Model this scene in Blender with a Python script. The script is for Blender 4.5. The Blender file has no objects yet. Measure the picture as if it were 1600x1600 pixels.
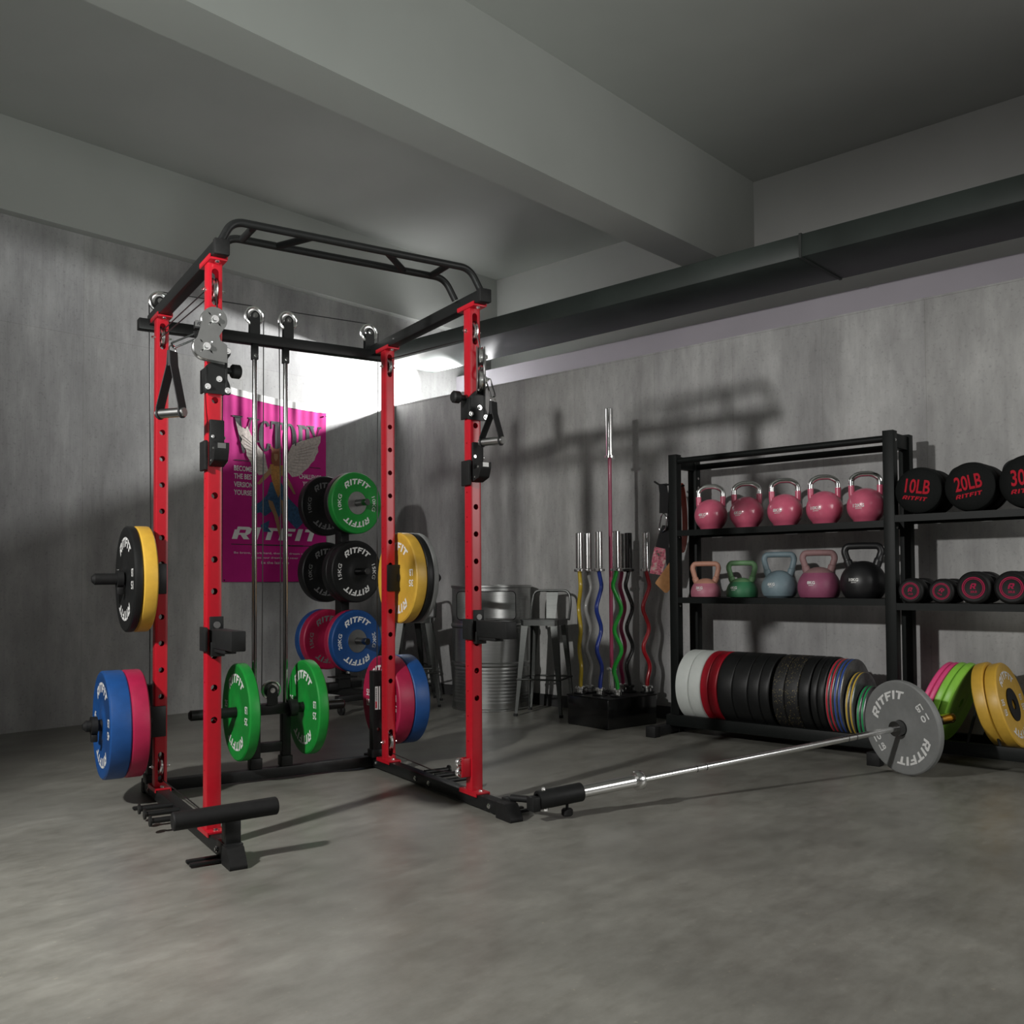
import bpy, bmesh, math, random
from math import sin, cos, pi, radians, sqrt, atan2
from mathutils import Vector, Matrix
random.seed(7)
SC = bpy.context.scene
COL = SC.collection
# ------------------------------------------------------------------ materials
def newmat(name):
    m = bpy.data.materials.new(name); m.use_nodes = True
    nt = m.node_tree; b = nt.nodes['Principled BSDF']
    return m, nt, b
def N(nt, t, **kw):
    n = nt.nodes.new(t)
    for k, v in kw.items(): setattr(n, k, v)
    return n
def ramp(nt, fac, stops):
    r = N(nt, 'ShaderNodeValToRGB'); e = r.color_ramp.elements
    while len(e) < len(stops): e.new(.5)
    for i, (p, c) in enumerate(stops):
        e[i].position = p; e[i].color = (*c, 1) if len(c) == 3 else c
    nt.links.new(fac, r.inputs[0]); return r.outputs[0]
def coords(nt, scale=(1, 1, 1), kind='Object'):
    t = N(nt, 'ShaderNodeTexCoord'); m = N(nt, 'ShaderNodeMapping')
    m.inputs['Scale'].default_value = scale
    nt.links.new(t.outputs[kind], m.inputs[0]); return m.outputs[0]
def noise(nt, vec, scale, detail=4, rough=.55):
    n = N(nt, 'ShaderNodeTexNoise'); n.inputs['Scale'].default_value = scale
    n.inputs['Detail'].default_value = detail; n.inputs['Roughness'].default_value = rough
    nt.links.new(vec, n.inputs['Vector']); return n.outputs['Fac']
def simple(name, col, rough=.5, metal=0., var=.06, nscale=30, bump=0., coat=0., spec=.5, sheen=0.):
    m, nt, b = newmat(name)
    v = coords(nt); f = noise(nt, v, nscale, 3)
    lo = tuple(max(0, c * (1 - var)) for c in col); hi = tuple(min(1, c * (1 + var)) for c in col)
    nt.links.new(ramp(nt, f, [(.3, lo), (.7, hi)]), b.inputs['Base Color'])
    b.inputs['Roughness'].default_value = rough; b.inputs['Metallic'].default_value = metal
    b.inputs['Specular IOR Level'].default_value = spec
    b.inputs['Coat Weight'].default_value = coat; b.inputs['Coat Roughness'].default_value = .1
    if bump:
        bp = N(nt, 'ShaderNodeBump'); bp.inputs['Strength'].default_value = bump; bp.inputs['Distance'].default_value = .002
        nt.links.new(noise(nt, v, nscale * 8, 2), bp.inputs['Height']); nt.links.new(bp.outputs[0], b.inputs['Normal'])
    return m
def mixmul(nt, a, b_, fac=1., mode='MULTIPLY'):
    x = N(nt, 'ShaderNodeMix', data_type='RGBA', blend_type=mode)
    x.inputs['Factor'].default_value = fac
    nt.links.new(a, x.inputs[6]); nt.links.new(b_, x.inputs[7]); return x.outputs[2]
def concrete_wall():
    m, nt, b = newmat('concrete_wall')
    v1 = coords(nt, (1, 1, .35)); v2 = coords(nt, (14, 14, 1.1)); v3 = coords(nt)
    a = ramp(nt, noise(nt, v1, 2.6, 8, .66), [(.32, (.27, .267, .263)), (.5, (.38, .378, .37)), (.68, (.53, .53, .515))])
    s = ramp(nt, noise(nt, v2, 1.6, 5, .6), [(.25, (.88, .875, .875)), (.5, (1, 1, 1)), (.8, (1.0, 1, 1))])
    p = ramp(nt, noise(nt, v3, 60, 3, .6), [(.30, (.82, .82, .82)), (.42, (1, 1, 1))])
    # panel tone: bricks without mortar give each board its own grey, mortar the thin seam
    br = N(nt, 'ShaderNodeTexBrick'); br.offset = .0
    sep = N(nt, 'ShaderNodeSeparateXYZ'); cmb = N(nt, 'ShaderNodeCombineXYZ'); add = N(nt, 'ShaderNodeMath', operation='ADD')
    nt.links.new(v3, sep.inputs[0]); nt.links.new(sep.outputs[0], add.inputs[0]); nt.links.new(sep.outputs[1], add.inputs[1])
    nt.links.new(add.outputs[0], cmb.inputs[0]); nt.links.new(sep.outputs[2], cmb.inputs[1]); nt.links.new(cmb.outputs[0], br.inputs['Vector'])
    br.inputs['Color1'].default_value = (.93, .93, .95, 1); br.inputs['Color2'].default_value = (1, 1, .99, 1)
    br.inputs['Mortar'].default_value = (.80, .80, .79, 1); br.inputs['Scale'].default_value = 1
    br.inputs['Brick Width'].default_value = .6; br.inputs['Row Height'].default_value = 2.6
    br.inputs['Mortar Size'].default_value = .0022; br.inputs['Mortar Smooth'].default_value = .3
    c = mixmul(nt, mixmul(nt, mixmul(nt, a, s), p), br.outputs[0])
    nt.links.new(c, b.inputs['Base Color']); b.inputs['Roughness'].default_value = .75
    b.inputs['Specular IOR Level'].default_value = .25
    bp = N(nt, 'ShaderNodeBump'); bp.inputs['Strength'].default_value = .10; bp.inputs['Distance'].default_value = .003
    nt.links.new(noise(nt, v2, 6, 5), bp.inputs['Height']); nt.links.new(bp.outputs[0], b.inputs['Normal'])
    return m
def concrete_floor():
    m, nt, b = newmat('polished_concrete')
    v = coords(nt); vs = coords(nt, (1, 2.3, 1))
    a = ramp(nt, noise(nt, v, 1.4, 9, .68), [(.27, (.13, .127, .112)), (.5, (.195, .192, .17)), (.73, (.275, .27, .24))])
    s = ramp(nt, noise(nt, vs, 6, 8, .75), [(.30, (.72, .71, .69)), (.62, (1, 1, 1))])
    p = ramp(nt, noise(nt, v, 55, 3, .5), [(.68, (1, 1, 1)), (.74, (1.35, 1.3, 1.2))])
    nt.links.new(mixmul(nt, mixmul(nt, a, s), p), b.inputs['Base Color'])
    r = ramp(nt, noise(nt, vs, 3, 6, .65), [(.3, (.30, .30, .30)), (.7, (.46, .46, .46))])
    nt.links.new(r, b.inputs['Roughness']); b.inputs['Specular IOR Level'].default_value = .5
    bp = N(nt, 'ShaderNodeBump'); bp.inputs['Strength'].default_value = .06; bp.inputs['Distance'].default_value = .003
    nt.links.new(noise(nt, v, 18, 6), bp.inputs['Height']); nt.links.new(bp.outputs[0], b.inputs['Normal'])
    return m
def rubber_speckled():
    m, nt, b = newmat('speckled_rubber')
    v = coords(nt)
    vo = N(nt, 'ShaderNodeTexVoronoi'); vo.inputs['Scale'].default_value = 120; nt.links.new(v, vo.inputs['Vector'])
    w = N(nt, 'ShaderNodeTexWhiteNoise'); nt.links.new(vo.outputs['Position'], w.inputs['Vector'])
    sp = ramp(nt, vo.outputs['Distance'], [(.20, (1, 1, 1)), (.30, (0, 0, 0))])
    pick = ramp(nt, w.outputs['Value'], [(.55, (0, 0, 0)), (.57, (1, 1, 1))])
    mk = mixmul(nt, sp, pick)
    x = N(nt, 'ShaderNodeMix', data_type='RGBA'); nt.links.new(mk, x.inputs[0])
    x.inputs[6].default_value = (.009, .009, .009, 1); x.inputs[7].default_value = (.24, .19, .075, 1)
    nt.links.new(x.outputs[2], b.inputs['Base Color']); b.inputs['Roughness'].default_value = .55
    return m
def cammo():
    m, nt, b = newmat('pink_floral_fabric')
    v = coords(nt); f = noise(nt, v, 38, 3, .7)
    nt.links.new(ramp(nt, f, [(.38, (.10, .12, .09)), (.44, (.55, .10, .17)), (.54, (.62, .22, .27)), (.64, (.60, .48, .42))]), b.inputs['Base Color'])
    b.inputs['Roughness'].default_value = .85; return m
def brushed(name, col, rough, axis_scale=(2, 2, 60)):
    m, nt, b = newmat(name); v = coords(nt, axis_scale); f = noise(nt, v, 4, 4)
    nt.links.new(ramp(nt, f, [(.3, tuple(c * .8 for c in col)), (.7, col)]), b.inputs['Base Color'])
    b.inputs['Metallic'].default_value = 1; b.inputs['Roughness'].default_value = rough
    return m
M = dict(
    wall=concrete_wall(), floor=concrete_floor(),
    ceil=simple('ceiling_paint', (.47, .485, .46), .85, var=.04, nscale=1.3, spec=.2),
    white=simple('upper_wall_paint', (.60, .60, .585), .85, var=.04, nscale=1.5, spec=.2),
    lilac=simple('lilac_grey_wall_paint', (.47, .44, .485), .85, var=.05, nscale=1.6, spec=.2),
    duct=simple('dark_green_duct', (.030, .040, .035), .5, var=.25, nscale=3),
    ductjoint=simple('duct_joint', (.03, .035, .032), .6),
    skirt=simple('dark_skirting', (.03, .03, .03), .6),
    red=simple('red_powder_coat', (.40, .0065, .016), .31, var=.04, nscale=60, bump=.05, spec=.55),
    black=simple('black_powder_coat', (.008, .0085, .0085), .42, var=.15, nscale=70, bump=.08, spec=.35),
    blackm=simple('matte_black_steel', (.009, .0095, .0095), .55, var=.15, nscale=50, spec=.3),
    blackr=simple('black_rubber', (.008, .008, .008), .6, var=.2, nscale=60, spec=.3),
    rackbk=simple('black_rack_steel', (.0065, .008, .0075), .48, var=.15, nscale=50, spec=.18),
    chrome=simple('chrome', (.85, .85, .84), .15, 1., var=.02),
    wheelc=simple('polished_wheel', (.86, .86, .85), .22, 1., var=.02),
    rodc=simple('guide_rod_chrome', (.42, .42, .41), .12, 1., var=.02),
    satin=simple('satin_steel', (.55, .55, .54), .28, 1., var=.06, nscale=40),
    steelgrey=simple('grey_bracket_steel', (.20, .20, .195), .35, .6, var=.06),
    drum=brushed('galvanised_drum', (.50, .51, .50), .32),
    drumin=simple('drum_inside', (.16, .16, .155), .6, .3, var=.2, nscale=6),
    stool=brushed('gunmetal_stool', (.12, .125, .12), .36),
    white_print=simple('white_print', (.72, .72, .70), .6),
    grey_print=simple('dim_grey_print', (.16, .16, .16), .6),
    red_print=simple('red_print', (.42, .006, .02), .7, spec=.2),
    pink_print=simple('dark_pink_print', (.36, .012, .06), .7, spec=.2),
    black_print=simple('black_print', (.02, .02, .022), .8),
    rub_blue=simple('blue_rubber', (.008, .060, .215), .45, var=.08),
    rub_red=simple('crimson_rubber', (.34, .010, .052), .45, var=.08),
    rub_reddeep=simple('deep_red_rubber', (.48, .006, .022), .38, var=.08),
    rub_green=simple('green_rubber', (.007, .235, .030), .42, var=.08),
    rub_yellow=simple('yellow_rubber', (.60, .36, .045), .42, var=.06),
    rub_grey=simple('grey_rubber', (.19, .195, .19), .5, var=.06),
    rub_black=simple('bumper_black', (.0085, .009, .009), .45, var=.15, spec=.35),
    rub_white=simple('white_rubber', (.56, .59, .56), .5, var=.03),
    rub_pink=simple('hot_pink_rubber', (.72, .07, .22), .45, var=.06),
    rub_lime=simple('lime_rubber', (.25, .56, .06), .42, var=.06),
    speck=rubber_speckled(),
    discgrey=simple('grey_enamel_iron', (.17, .175, .175), .32, .6, var=.2, nscale=50),
    band_red=simple('red_rim_paint', (.55, .02, .04), .4), band_blue=simple('blue_rim_paint', (.03, .08, .35), .4),
    band_gold=simple('gold_rim_paint', (.62, .42, .06), .4), band_green=simple('green_rim_paint', (.02, .32, .10), .4),
    kb_pink=simple('pink_gloss_enamel', (.62, .12, .20), .28, var=.05, coat=.5),
    vin_peach=simple('peach_vinyl', (.48, .24, .17), .55), vin_rose=simple('rose_vinyl', (.42, .14, .19), .5),
    vin_green=simple('green_vinyl', (.15, .30, .14), .55), vin_dgreen=simple('deep_green_vinyl', (.04, .19, .085), .5),
    vin_blue=simple('grey_blue_vinyl', (.17, .235, .265), .5), vin_mauve=simple('dusty_mauve_vinyl', (.27, .155, .155), .6),
    vin_purple=simple('pink_purple_vinyl', (.27, .070, .135), .5), vin_black=simple('black_vinyl', (.012, .012, .013), .42),
    ez_yellow=simple('yellow_bar_paint', (.42, .30, .02), .3, coat=.4), ez_grey=simple('grey_bar_paint', (.28, .28, .27), .35, coat=.3),
    ez_blue=simple('blue_bar_paint', (.012, .04, .30), .3, coat=.4), ez_green=simple('green_bar_paint', (.01, .42, .035), .3, coat=.4),
    ez_pink=simple('magenta_bar_paint', (.36, .02, .10), .3, coat=.4), ez_black=simple('black_bar_paint', (.012, .012, .012), .25, coat=.5),
    ez_red=simple('red_bar_paint', (.40, .006, .015), .3, coat=.4), ez_rose=simple('rose_bar_paint', (.40, .05, .12), .35, coat=.3),
    gloss=simple('gloss_black_box', (.008, .008, .008), .18, coat=.3),
    gold=simple('gold_metal', (.75, .50, .14), .2, 1.),
    dchrome=simple('dark_chrome', (.22, .22, .22), .15, 1.),
    magenta=simple('magenta_banner_cloth', (.46, .014, .19), .8, var=.05, nscale=12, spec=.2),
    whitecloth=simple('white_banner_hem', (.75, .75, .73), .85, spec=.2),
    wing=simple('wing_print', (.50, .44, .40), .85, var=.25, nscale=60), skin=simple('figure_tan_print', (.36, .20, .10), .85),
    armour=simple('figure_gold_print', (.42, .20, .05), .85, var=.3, nscale=90), hair=simple('figure_brown_print', (.22, .07, .03), .85),
    robe=simple('figure_blue_print', (.03, .09, .19), .85, var=.35, nscale=50), featherline=simple('feather_line_print', (.30, .25, .23), .85),
    webbing=simple('black_webbing', (.013, .013, .014), .8, var=.2, nscale=200, bump=.4),
    leather=simple('tan_leather', (.33, .155, .055), .6, var=.15), orange=simple('orange_band_rubber', (.38, .045, .012), .55),
    floral=cammo(), glove=simple('black_bag_fabric', (.0055, .0065, .0062), .7, var=.2, nscale=150, bump=.3, spec=.15),
    cable=simple('black_cable', (.01, .01, .01), .4), sticker=simple('white_sticker', (.62, .62, .60), .5),
)
# ------------------------------------------------------------------ mesh builder
class MB:
    def __init__(s): s.bm = bmesh.new()
    def add(s, verts, faces, X=None):
        vs = [s.bm.verts.new((X @ Vector(v)) if X else Vector(v)) for v in verts]
        for f in faces:
            try: s.bm.faces.new([vs[i] for i in f])
            except ValueError: pass
        return vs
    def box(s, c, d, X=None, bv=0., seg=2):
        t = bmesh.new(); bmesh.ops.create_cube(t, size=1)
        for v in t.verts: v.co = Vector((v.co.x * d[0], v.co.y * d[1], v.co.z * d[2]))
        if bv > 0: bmesh.ops.bevel(t, geom=list(t.edges), offset=min(bv, min(d) * .45), segments=seg, profile=.5, affect='EDGES')
        for v in t.verts:
            v.co = v.co + Vector(c)
            if X: v.co = X @ v.co
        s.merge(t); return s
    def merge(s, t):
        me = bpy.data.meshes.new('t'); t.to_mesh(me); t.free(); s.bm.from_mesh(me); bpy.data.meshes.remove(me)
    def lathe(s, prof, X=None, seg=48, closed=False, a0=0, a1=2 * pi):
        full = abs(a1 - a0 - 2 * pi) < 1e-6
        n = seg if full else seg + 1; V = []; F = []
        for i in range(n):
            a = a0 + (a1 - a0) * i / seg
            for r, h in prof: V.append((r * cos(a), r * sin(a), h))
        k = len(prof); m = k if closed else k - 1
        for i in range(seg):
            j = (i + 1) % n
            for q in range(m):
                w = (q + 1) % k
                f = [i * k + q, j * k + q, j * k + w, i * k + w]
                F.append(f)
        vs = s.add(V, F, X)
        if not closed:
            bmesh.ops.remove_doubles(s.bm, verts=vs, dist=1e-6)
        return s
    def cyl(s, p0, p1, r, seg=20, r2=None, bv=0.):
        p0 = Vector(p0); p1 = Vector(p1); d = p1 - p0; L = d.length
        X = Matrix.Translation(p0) @ d.to_track_quat('Z', 'Y').to_matrix().to_4x4()
        r2 = r if r2 is None else r2
        if bv: pr = [(0, 0), (r - bv, 0), (r, bv), (r2, L - bv), (r2 - bv, L), (0, L)]
        else: pr = [(0, 0), (r, 0), (r2, L), (0, L)]
        return s.lathe(pr, X, seg)
    def tube(s, pts, r, seg=12, closed=False, cap=True, flat=None):
        pts = [Vector(p) for p in pts]; n = len(pts); rings = []
        up = None
        for i in range(n):
            a = pts[(i - 1) % n] if (closed or i > 0) else pts[i]; b = pts[(i + 1) % n] if (closed or i < n - 1) else pts[i]
            t = (b - a).normalized()
            if up is None:
                up = Vector((0, 0, 1)) if abs(t.z) < .9 else Vector((1, 0, 0))
                if flat: up = Vector(flat)
            u = (up - t * up.dot(t)).normalized(); w = t.cross(u); up = u
            rr = r[i] if isinstance(r, (list, tuple)) else r
            ru, rw = rr if isinstance(rr, tuple) else (rr, rr)
            if flat:
                rings.append([s.bm.verts.new(pts[i] + u * ru * x + w * rw * y) for x, y in ((1, 1), (-1, 1), (-1, -1), (1, -1))])
            else:
                rings.append([s.bm.verts.new(pts[i] + (u * cos(2 * pi * k / seg) * ru + w * sin(2 * pi * k / seg) * rw)) for k in range(seg)])
        sg = len(rings[0])
        for i in range(n if closed else n - 1):
            A = rings[i]; B = rings[(i + 1) % n]
            for k in range(sg):
                try: s.bm.faces.new([A[k], A[(k + 1) % sg], B[(k + 1) % sg], B[k]])
                except ValueError: pass
        if cap and not closed:
            s.bm.faces.new(rings[0][::-1]); s.bm.faces.new(rings[-1])
        return s
    def prism(s, poly, z0, z1, X=None):
        n = len(poly); V = [(x, y, z0) for x, y in poly] + [(x, y, z1) for x, y in poly]
        F = [list(range(n))[::-1], list(range(n, 2 * n))] + [[i, (i + 1) % n, n + (i + 1) % n, n + i] for i in range(n)]
        s.add(V, F, X); return s
    def build(s, name, mat, parent=None, ang=35):
        bmesh.ops.recalc_face_normals(s.bm, faces=list(s.bm.faces))
        me = bpy.data.meshes.new(name); s.bm.to_mesh(me); s.bm.free()
        for p in me.polygons: p.use_smooth = True
        try: me.set_sharp_from_angle(angle=radians(ang))
        except Exception: pass
        me.materials.append(M[mat] if isinstance(mat, str) else mat)
        o = bpy.data.objects.new(name, me); COL.objects.link(o)
        if parent: o.parent = parent
        return o
def rnd(poly, r, n=4):
    """round the corners of a polygon"""
    out = []; k = len(poly)
    for i in range(k):
        p = Vector(poly[i]); a = Vector(poly[i - 1]); b = Vector(poly[(i + 1) % k])
        rr = r[i] if isinstance(r, (list, tuple)) else r
        da = (a - p); db = (b - p); q = min(rr, da.length * .45, db.length * .45)
        p0 = p + da.normalized() * q; p1 = p + db.normalized() * q
        for j in range(n + 1):
            t = j / n; out.append(tuple(p0 * (1 - t) ** 2 + p * 2 * t * (1 - t) + p1 * t * t))
    return out
def smooth_path(pts, r, n=6):
    pts = [Vector(p) for p in pts]; out = [pts[0]]
    for i in range(1, len(pts) - 1):
        p = pts[i]; a = pts[i - 1]; b = pts[i + 1]; q = min(r, (a - p).length * .48, (b - p).length * .48)
        p0 = p + (a - p).normalized() * q; p1 = p + (b - p).normalized() * q
        for j in range(n + 1):
            t = j / n; out.append(p0 * (1 - t) ** 2 + p * 2 * t * (1 - t) + p1 * t * t)
    out.append(pts[-1]); return out
def tag(o, label, cat, group=None, kind=None):
    if label: o['label'] = label
    if cat: o['category'] = cat
    if group: o['group'] = group
    if kind: o['kind'] = kind
    return o
def thing(name, label, cat, loc=(0, 0, 0), rz=0., group=None, mat=None):
    o = bpy.data.objects.new(name, None); o.empty_display_size = .1; COL.objects.link(o)
    o.matrix_world = mat if mat is not None else Matrix.Translation(loc) @ Matrix.Rotation(rz, 4, 'Z')
    return tag(o, label, cat, group)
def clone(root, mat, label=None, group=None):
    c = root.copy(); COL.objects.link(c); c.matrix_world = mat
    if label: c['label'] = label
    if group: c['group'] = group
    for ch in list(root.children):
        d = ch.copy(); COL.objects.link(d); d.parent = c
        for g in list(ch.children):
            e = g.copy(); COL.objects.link(e); e.parent = d
    return c
def struct(name, mb, mat):
    o = mb.build(name, mat); o['kind'] = 'structure'; return o
def boolean(mb_a, mb_b):
    """difference a - b, returned as a new builder"""
    obs = []
    for mb in (mb_a, mb_b):
        bmesh.ops.recalc_face_normals(mb.bm, faces=list(mb.bm.faces))
        me = bpy.data.meshes.new('tmp'); mb.bm.to_mesh(me); mb.bm.free(); o = bpy.data.objects.new('tmp', me); COL.objects.link(o); obs.append(o)
    md = obs[0].modifiers.new('b', 'BOOLEAN'); md.object = obs[1]; md.operation = 'DIFFERENCE'; md.solver = 'EXACT'
    dg = bpy.context.evaluated_depsgraph_get(); dg.update()
    me = bpy.data.meshes.new_from_object(obs[0].evaluated_get(dg))
    out = MB(); out.bm.from_mesh(me)
    for o in obs:
        m_ = o.data; bpy.data.objects.remove(o); bpy.data.meshes.remove(m_)
    bpy.data.meshes.remove(me); return out
# ------------------------------------------------------------------ lettering
_tc = {}
def glyphs(txt, bold=.0):
    key = (txt, bold)
    if key in _tc: return _tc[key]
    cu = bpy.data.curves.new('t', 'FONT'); cu.body = txt; cu.size = 1; cu.offset = bold; cu.resolution_u = 3
    o = bpy.data.objects.new('t', cu); COL.objects.link(o); bpy.context.view_layer.update()
    dg = bpy.context.evaluated_depsgraph_get(); me = bpy.data.meshes.new_from_object(o.evaluated_get(dg))
    V = [tuple(v.co) for v in me.vertices]; F = [list(p.vertices) for p in me.polygons]
    bpy.data.objects.remove(o); bpy.data.curves.remove(cu); bpy.data.meshes.remove(me)
    x0 = min(v[0] for v in V); x1 = max(v[0] for v in V); y0 = min(v[1] for v in V); y1 = max(v[1] for v in V)
    V = [((v[0] - x0) / (y1 - y0), (v[1] - y0) / (y1 - y0)) for v in V]
    _tc[key] = (V, F, (x1 - x0) / (y1 - y0)); return _tc[key]
def logo_polys():
    """slanted block capitals, height 1"""
    L = {'R': ([[(0, 0), (.30, 0), (.30, .40), (0, .40)], [(0, .40), (.30, .40), (.30, .62), (0, .62)], [(.12, .76), (.12, 1), (.78, 1), (.95, .86), (.95, .76)], [(.0, .62), (.30, .62), (.30, .76), (0, .76)],
                [(.65, .50), (.95, .50), (.95, .76), (.65, .76)], [(.30, .34), (.80, .34), (.95, .50), (.30, .50)], [(.42, .34), (.74, .34), (1.0, 0), (.66, 0)]], 1.0),
         'I': ([[(0, 0), (.30, 0), (.30, 1), (0, 1)]], .30), 'T': ([[(0, .76), (.92, .76), (.92, 1), (0, 1)], [(.31, 0), (.61, 0), (.61, .76), (.31, .76)]], .92),
         'F': ([[(0, 0), (.30, 0), (.30, .76), (0, .76)], [(0, .76), (.85, .76), (.85, 1), (0, 1)], [(.30, .36), (.72, .36), (.72, .58), (.30, .58)]], .85)}
    V = []; F = []; x = 0
    for ch in 'RITFIT':
        ps, w = L[ch]
        for p in ps:
            F.append([len(V) + i for i in range(len(p))]); V += [(x + a + .22 * b, b) for a, b in p]
        x += w + .16
    W = x - .16 + .22
    return V, F, W
LOGO = logo_polys()
LOGO_R = ([(v[0], v[1]) for v in LOGO[0][:sum(len(f) for f in LOGO[1][:7])]], LOGO[1][:7], 1.22)
def put(mb, g, fn):
    V, F, W = g
    mb.add([fn(x - W / 2, y - .5) for x, y in V], F)
def arc_text(mb, g, h, rad, th, z, fit=None):
    sx = h if fit is None else fit / g[2]
    put(mb, g, lambda x, y: ((rad + y * h) * cos(th - x * sx / rad), (rad + y * h) * sin(th - x * sx / rad), z))
def block_text(mb, g, h, c, rot, z, fit=None):
    sx = h if fit is None else fit / g[2]
    ca, sa = cos(rot), sin(rot)
    put(mb, g, lambda x, y: (c[0] + x * sx * ca - y * h * sa, c[1] + x * sx * sa + y * h * ca, z))
# ------------------------------------------------------------------ room
def slab(x0, x1, y0, y1, z0, z1): 
    m = MB(); m.box(((x0 + x1) / 2, (y0 + y1) / 2, (z0 + z1) / 2), (x1 - x0, y1 - y0, z1 - z0)); return m
XW, YW = 5.38, 6.346
struct('floor', slab(-5, 6.8, -5, 6.5, -.1, 0), 'floor')
struct('ceiling', slab(-5, 6.8, 3.66, 6.5, 3.88, 4.0), 'ceil')
struct('ceiling_right', slab(-5, 6.8, -5, 3.66, 4.03, 4.15), 'ceil')
struct('wall_back', slab(-5, 6.8, YW, 6.5, 0, 4.0), 'wall')
w = slab(XW, XW + .10, -5, YW, 0, 2.487); struct('wall_right', w, 'wall')
struct('wall_right_middle', slab(6.124, 6.6, -5, YW, 0, 2.866), 'lilac')
struct('wall_right_upper', slab(6.6, 6.75, -5, YW, 0, 4.15), 'white')
struct('wall_left', slab(-5.1, -5, -5, 6.5, 0, 4.15), 'white')
struct('wall_front', slab(-5, 6.8, -5.1, -5, 0, 4.15), 'white')
struct('trim_1', slab(-5, 6.6, 3.50, 3.80, 3.30, 4.08), 'ceil')          # deep ceiling beam
struct('trim_2', slab(-5, 6.6, 6.262, YW, 3.283, 3.9), 'ceil')           # shallow beam along the back wall
bb = slab(XW - .012, XW, -5, YW, 0, .085); struct('baseboard_right', bb, 'skirt')
# thin capping strip of the concrete facing
struct('trim_3', slab(XW - .004, XW + .10, -5, YW, 2.487, 2.497), 'wall')
t = thing('ventilation_duct', 'long dark green rectangular ventilation duct hung high along the right wall', 'duct', (5.45, .7, 2.826))
def duct_part(y0, y1, nm):
    m = MB(); m.box((0, (y0 + y1) / 2 - .7, .068), (.56, y1 - y0, .136), bv=.004); m.build(nm, 'duct', t)
duct_part(-4.9, 2.445, 'duct_section'); duct_part(2.447, 6.25, 'duct_section')
m = MB(); m.box((0, 2.446 - .7, .068), (.57, .016, .146)); m.build('flange_joint', 'ductjoint', t)
# ------------------------------------------------------------------ weight plates
def disc_profile(R, T, r0=.0255, flat=False):
    h = T / 2
    if flat: up = [(r0, h * .9), (R * .30, h * .9), (R * .32, h * .8), (R * .84, h * .8), (R * .87, h), (R - .003, h), (R, h - .003)]
    else: up = [(r0, h * .93), (R * .25, h * .93), (R * .27, h * .86), (R * .50, h * .86), (R * .52, h * .92), (R * .86, h * .92), (R * .885, h), (R - .007, h), (R - .001, h - .005), (R, h - .010)]
    return up + [(r, -z) for r, z in reversed(up)]
def make_plate(name, label, mat, R, T, X, cat='weight plate', group=None, lines=(), hub=None, txt='white_print', flat=False, logo=True, band=None, both=False, h=None, seg=72, side='KG', hubin=None):
    t = thing(name, label, cat, mat=X, group=group)
    m = MB(); m.lathe(disc_profile(R, T, flat=flat), seg=seg, closed=True); m.build('disc', mat, t)
    if band:
        m = MB(); b = T * .20; m.lathe([(R - .004, -b), (R + .0008, -b), (R + .0008, b), (R - .004, b)], seg=seg, closed=True); m.build('rim_band', band, t)
    if hub:
        m = MB(); q = T / 2
        for s_ in (1, -1):
            m.lathe([(.0255, q * .88 * s_), (.0255, (q + .002) * s_), (hub, (q + .002) * s_), (hub, q * .88 * s_)], seg=48, closed=True)
        m.build('hub_disc', 'satin', t)
    if hubin:
        m = MB(); q = T / 2; m.lathe([(.0255, q * .8), (.0255, q + .0015), (hubin, q + .0015), (hubin, q * .8)], seg=32, closed=True); m.build('hub_ring', 'blackr', t)
    z = T / 2 * (.92 if not flat else .8) + .0008; rt = R * .70; hh = h or R * .185
    if logo:
        for th in (pi / 2, -pi / 2):
            m = MB(); arc_text(m, LOGO, hh, rt, th, z, fit=R * 1.10); m.build('brand_lettering', txt, t)
    if lines and side == 'KG':
        g = glyphs(lines[0], .012)
        for th in (pi, 0):
            m = MB(); arc_text(m, g, hh * .74, rt, th, z, fit=R * .50); m.build('weight_marking', txt, t)
    elif lines:
        for sg in (1, -1):
            m = MB()
            for i, tx in enumerate(lines):
                block_text(m, glyphs(tx, .02), hh * .80, (-rt * sg, (.5 - i) * hh * 1.22 * sg), 0 if sg > 0 else pi, z, fit=R * (.17 if tx == 'LB' else .20))
            m.build('weight_marking', txt, t)
    return t
def face(c, n, spin=0.):
    """placement: local Z along n, local Y as near up as it can be, then spun"""
    n = Vector(n).normalized(); up = Vector((0, 0, 1)); x = up.cross(n).normalized(); y = n.cross(x)
    Rm = Matrix((x, y, n)).transposed().to_4x4()
    return Matrix.Translation(c) @ Rm @ Matrix.Rotation(spin, 4, 'Z')
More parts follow.
